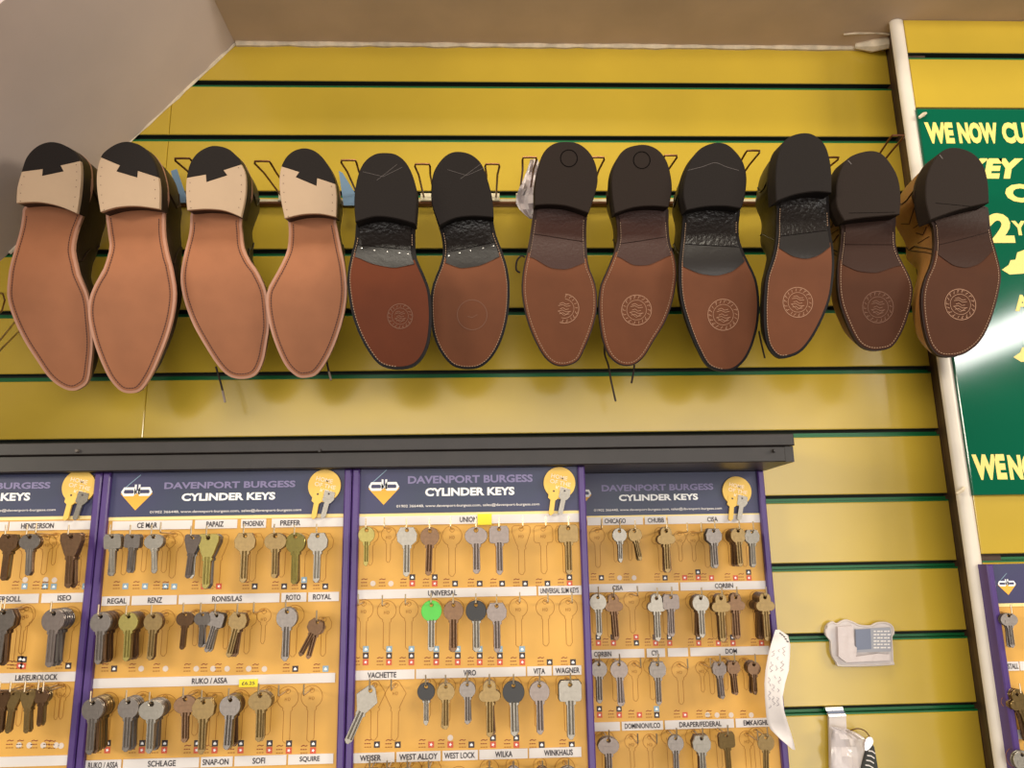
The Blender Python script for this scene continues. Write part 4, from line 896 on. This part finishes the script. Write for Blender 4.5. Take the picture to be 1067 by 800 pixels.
board('fourth', 'purple framed key board set back against the wall in the pelmet shadow', 0.0935, 0.3765, -0.0585, -0.47, YB4, [
  dict(py=543, ipy=605, strips=[(612, 626.5, ''), (628, 670, ('CHICAGO', 630, 652)), (672, 694, ('CHUBB', 675, 692)), (696, 793, ('CISA', 737, 748))], hooks=[
    h(622, 553, 'round', 's', 0, .85, 0, 'k'), h(645.5, 553, 'small', 'nz', 2, .92, 0, 's'), h(661, 553, 'small', 'b', 2, .88, -10, 's'), h(694, 553, 'clover', 'bz', 4, .9, 0, 'k'), h(708, 556, 'small', 's', 0, .85, 0, 'r'), h(722, 556, 'small', 's', 0, .85, 0, 'rk'), h(743.5, 553, 'hex', 'sk', 3, .82, 0, 'r'), h(769, 553, 'round', 'bzz', 7, .8, 0, 'r'), h(783.5, 554, 'hex', 'ns', 2, .78, 0, 'rk')]),
  dict(py=612, ipy=673, strips=[(614, 707, ('CISA', 638, 649)), (709, 799, ('CORBIN', 745, 764))], hooks=[
    h(623, 622, 'round', 'ns', 2, .85, 0, 'rk'), h(639, 623, 'clover', 'z', 2, .88, -3, 'rk'), h(658, 620, 'round', 's', 0, .85, 0, 'kr'), h(684, 623, 'clover', 'nr', 3, .9, 0, 'rk'), h(699, 622, 'square', 'r', 2, .86, 0, 'rk'), h(730, 623, 'round', 'nrz', 5, .86, 0, 'rk'), h(751, 623, 'clover', 'bz', 4, .92, 0, 'r'), h(766.5, 622, 'clover', 'zz', 3, .88, 0, 'rk'), h(797, 622, 'clover', 'bzz', 8, .92, 0, 'r')]),
  dict(py=681, ipy=748, strips=[(616, 671.5, ('CORBIN', 619, 637)), (674, 693, ('CYL', 679, 687)), (696, 717, ''), (719.5, 802, ('DOM', 756, 768))], hooks=[
    h(624, 692, 'round', 's', 3, .82, 0, 'rk'), h(645, 692, 'round', 'r', 2, .88, 0, 'rk'), h(661, 692, 'round', 's', 0, .8, 0, 'r'), h(685, 692, 'hex', 'ss', 2, .84, 0, 'kg'), h(708, 693, 'round', 's', 0, .85, 0, 'r'), h(731, 692, 'small', 's', 0, .8, 0, 's'), h(749, 692, 'hex', 'rs', 2, .72, -4, 's'), h(764, 691, 'hex', 'z', 3, .66, -3, 's'), h(785.5, 692, 'small', 'zz', 5, .84, 0, 's')]),
  dict(py=757, ipy=838, strips=[(616, 646, ''), (648, 691, ('DOMINION/ILCO', 651, 688)), (693, 765, ('DRAPER/FEDERAL', 708, 752)), (767, 803, ('EMKA/GHE', 775, 801))], hooks=[
    h(634, 771, 'oval', 'rs', 3, .9, 0, 'k'), h(658, 768, 'small', 's', 0, .9, 0, 'k'), h(677, 768, 'small', 's', 0, .9, 0, 'k'), h(704, 769, 'round', 's', 2, .8, 2, 'k'), h(731, 769, 'hex', 'nrz', 4, .88, 0, 'k'), h(757, 766, 'square', 'bz', 2, .84, -2, 'k'), h(778, 765, 'round', 's', 0, .8, 0, 'k'), h(798, 768, 'round', 'bn', 1, .84, 3, 'k')])],
  heads((627, 503.5, 743, 512), (645, 514, 727, 522), (619, 528, 752, 533.5)), (602.5, 515.5, 0.95), (768, 511.5, 15), 'set-back fourth board', header_z=at(700, 536, YB4).z)
YB5 = -0.081
a5 = at(1020.5, 600, -0.069).x
board('fifth', 'purple framed key board on the right-hand wall under the green sign', a5, a5 + 0.285, at(1022, 588, YB5).z, -0.47, YB5, [
  dict(py=694, ipy=770, strips=[(1044, 1062, ('INSTALL', 1046, 1061)), (1063, 1150, '')], hooks=[h(1051, 641, 'oval', 's', 2, .7, 0, 'k')]),
  dict(py=764, ipy=860, strips=[(1056, 1150, '')], hooks=[h(1060, 723, 'clover', 'bzb', 3, .95, -14, 'k'), h(1065, 786, 'round', 'n', 2, .9, 0, 'k')])],
  [], (1049, 609, 0.62), None, 'right-hand wall board', header_z=at(1046, 628.5, YB5).z, depth=0.0125, hook=0.02)

# ------------------------------------------------------------------ torn note on the edge of the fourth board
L = [(656, 808, 812), (662, 806, 821), (672, 803, 823.5), (684, 800, 823), (698, 797.5, 822), (712, 796.5, 818), (726, 797, 815.5), (740, 798, 817), (752, 799, 820.5), (760, 803, 823), (770, 813, 826), (781, 826, 828.5)]
rows = []
for i, (y, a, b) in enumerate(L):
    rows.append([at(a + (b - a) * j / 6, y, -0.062 + 0.006 * math.sin(i * 0.8) + 0.010 * (j / 6) * math.cos(i * 0.55)) for j in range(7)])
mb = MB(); mb.grid(rows, 'paper'); no = mb.build('paper_note', smooth=True, angle=80)
md = no.modifiers.new('thickness', 'SOLIDIFY'); md.thickness = 0.0003; md.offset = 1
tag(no, 'curled white paper note with handwriting hanging on the edge of the fourth board', 'note')
mb = MB(); rs = random.Random(9)
def on_note(s, tt):   # s along 0..11, tt across 0..1
    i = min(int(s), len(L) - 2); z = s - i; j = min(int(tt * 6), 5); q = tt * 6 - j
    a = rows[i][j].lerp(rows[i][j + 1], q); b = rows[i + 1][j].lerp(rows[i + 1][j + 1], q); return a.lerp(b, z) + Vector((0, -0.0012, 0))
for tt0 in (0.22, 0.45, 0.68):
    s = 2.0 + rs.random()
    while s < 6.6:
        pts = [on_note(min(s + 0.13 * i, 7), min(max(tt0 + 0.07 * math.sin(i * 2.1 + s) + rs.uniform(-0.03, 0.03), 0.05), 0.95)) for i in range(rs.randint(3, 7))]
        mb.tube(pts, 0.0002, 'pen', 4); s += 0.13 * len(pts) + 0.25
for i in range(5):
    c = on_note(0.6 + 0.25 * i, 0.55 + 0.08 * i); mb.tube([c + Vector((-0.001, 0, 0.0006)), c + Vector((0.0012, 0, -0.0006))], 0.0006, 'ink_dark', 4)
mb.build('handwriting', no)

# ------------------------------------------------------------------ blister pack, hang strip, packaged strap on the lower right slats
def plate(mb, px, Yf, th, m, inset_px=None):
    P = [at(x, y, Yf) for x, y in px]; Q = [p + Vector((0, th, 0)) for p in P]
    mb.face(P, m); mb.face(list(reversed(Q)), m); mb.grid([P, Q], m, True)
t = thing('blister_pack', 'clear plastic blister pack with a grey-blue card on the lower right slats', 'packaging', at(897, 692, -0.004))
sil = [(862, 652), (867, 648), (872, 650), (880, 646), (888, 648), (894, 651), (900, 652), (908, 652), (914, 649), (924, 649), (930, 653), (931, 660), (929, 664), (930, 688), (927, 692), (878, 693.5), (872, 690), (867, 681), (866, 668), (861, 661)]
mb = MB(); plate(mb, catmull([Vector(p) for p in sil], 3), -0.0075, 0.006, 'clear_plastic'); mb.build('clear_shell', t)
mb = MB(); P = catmull([at(x, y, -0.0075) for x, y in sil], 3); mb.tube(P, 0.0012, 'plastic_rim', 6, close=True); mb.build('shell_rim', t, smooth=True)
mb = MB(); plate(mb, [(891, 655.5), (928, 653.5), (928.5, 678.5), (892, 679.5)], -0.0098, 0.0015, 'card_grey'); co = mb.build('card', t)
mb = MB(); plate(mb, [(891.5, 656), (907, 655), (908, 676), (892, 677)], -0.0102, 0.0004, 'card_blue'); mb.build('card_picture', co)
mb = MB()
for c in range(5):
    for r in range(6): 
        x = 910.5 + 3.6 * c; y = 657 + 3.4 * r; plate(mb, [(x, y), (x + 2.0 + (r * 7 + c) % 2, y - 0.1), (x + 2.0 + (r * 7 + c) % 2, y + 1.3), (x, y + 1.4)], -0.0101, 0.0003, 'strip_white')
mb.build('card_print', co)
mb = MB(); plate(mb, [(873, 653), (889, 652), (890, 672), (893, 675), (892, 684), (914, 681), (927, 681.5), (927, 688), (882, 690), (874, 684)], -0.013, 0.006, 'bag_film'); mb.build('blister_bubble', t, smooth=True, angle=20)
t = thing('hang_strip', 'chrome hang strip hooked into the slat under the blister pack', 'hook', at(871, 745, -0.004))
mb = MB(); plate(mb, [(860, 737), (878, 736.4), (879, 740), (861, 740.6)], -0.006, 0.007, 'chrome'); mb.build('hook_lip', t)
mb = MB(); plate(mb, [(863, 744), (881, 743.5), (882, 746), (864, 746.6)], -0.010, 0.004, 'chrome'); plate(mb, [(862, 740.5), (879, 740), (881, 743.6), (863, 744.1)], -0.0065, 0.003, 'card_blue'); mb.build('hook_lip', t)
mb = MB(); plate(mb, [(864, 746.5), (881.5, 746), (883, 772), (886, 815), (865.5, 815)], -0.009, 0.004, 'plastic_rim'); mb.build('strip_body', t)
t = thing('packaged_strap', 'clear bag holding a black and white striped strap beside the hang strip', 'packaging', at(898, 800, -0.006))
rs = random.Random(4); rows = []
for i, (y, a, b) in enumerate([(757, 865, 872), (760, 868, 884), (764, 867, 893), (770, 866, 903), (778, 866, 908), (788, 866, 910), (800, 866, 912), (815, 867, 915)]):
    rows.append([at(a + (b - a) * j / 8, y, -0.018 + rs.uniform(-0.005, 0.005)) for j in range(9)])
mb = MB(); mb.grid(rows, 'clear_plastic'); o = mb.build('clear_bag', t, smooth=True, angle=25); md = o.modifiers.new('thickness', 'SOLIDIFY'); md.thickness = 0.0005
mb = MB(); plate(mb, [(905, 778), (909, 775), (911, 778), (916, 806), (916, 820), (896, 820), (899, 800)], -0.026, 0.006, 'strap_black')
so = mb.build('strap', t)
mb = MB()
for i in range(8):
    y = 782 + 5 * i; xl = 904.5 - (y - 778) * 0.2; mb.tube([at(xl + 1, y, -0.0268), at(xl + 5, y + 0.6, -0.0268), at(xl + 8 + i * 0.4, y + 3, -0.0268)], 0.0008, 'strip_white', 5)
mb.build('stripe', so)
mb = MB(); plate(mb, catmull([Vector(p) for p in [(901, 776), (903, 769), (908, 768), (910, 773), (907, 779), (902, 782)]], 4), -0.028, 0.004, 'chrome'); mb.build('buckle', so)
mb = MB(); mb.tube(catmull([at(x, y, -0.02) for x, y in [(886, 761), (894, 759), (902, 762), (908, 770)]], 5, False), 0.0007, 'rack_wire', 5); mb.build('wire_loop', t, smooth=True)

# ------------------------------------------------------------------ green sign on the right wall
YS = -0.0715
t = thing('green_sign', 'glossy green sign with yellow lettering on the right-hand wall', 'sign', at(1040, 515, YS))
a = at(960, 113, YS); b = at(1008, 516, YS)
xl = (a.x + b.x) / 2 + 0.001
mb = MB(); mb.box(xl, xl + 0.56, YS, YS + 0.0045, b.z, a.z, 'sign_green', 0.0008); mb.build('sign_plate', t)
YL = YS - 0.0004
def letters(body, x0, y0, x1, y1, bold=0.05, shear=0.0):
    mb = MB(); px_text(mb, body, x0, y0, x1, y1, YL, 'sign_yellow', bold, shear); mb.build('lettering', t, fix=False)
letters('WE', 966, 127.5, 992, 149.5, 0.06); letters('NOW', 1000, 127.5, 1038, 149.5, 0.06); letters('CUT', 1046, 127.5, 1079, 149.5, 0.06); letters('KEY', 1005, 165, 1066, 186, 0.06, 0.3); letters('ON', 1049, 191.5, 1108, 211, 0.05)
letters('2', 1033.5, 222, 1053, 253); letters('Y', 1056, 230, 1068, 245, 0.05); letters('A', 1058, 307, 1073, 324, 0.04); letters('WE', 1016, 473, 1046, 500, 0.06); letters('NOW', 1053, 473, 1099, 500, 0.06)
for dy, dx in ((0, 0), (91, 12)):
    P = [(1044, 281), (1051, 276), (1053, 271), (1058, 270.5), (1060, 263), (1068, 260), (1074, 265), (1074, 281), (1066, 285), (1052, 286)]
    mb = MB(); q = [at(x + dx, y + dy, YL) for x, y in P]; mb.face([(p.x, YL, p.z) for p in q], 'sign_yellow'); mb.build('emblem', t)
for px_, py_ in ((961.5, 120), (1001, 511)):
    c = at(px_, py_, YS - 0.002); mb = MB()
    mb.tube([(c.x - 0.006, YS - 0.002, c.z - 0.004), (c.x, YS - 0.004, c.z), (c.x + 0.006, YS - 0.001, c.z + 0.004)], [0.002, 0.003, 0.0016], 'caulk', 7); mb.build('corner_fixing', t, smooth=True)
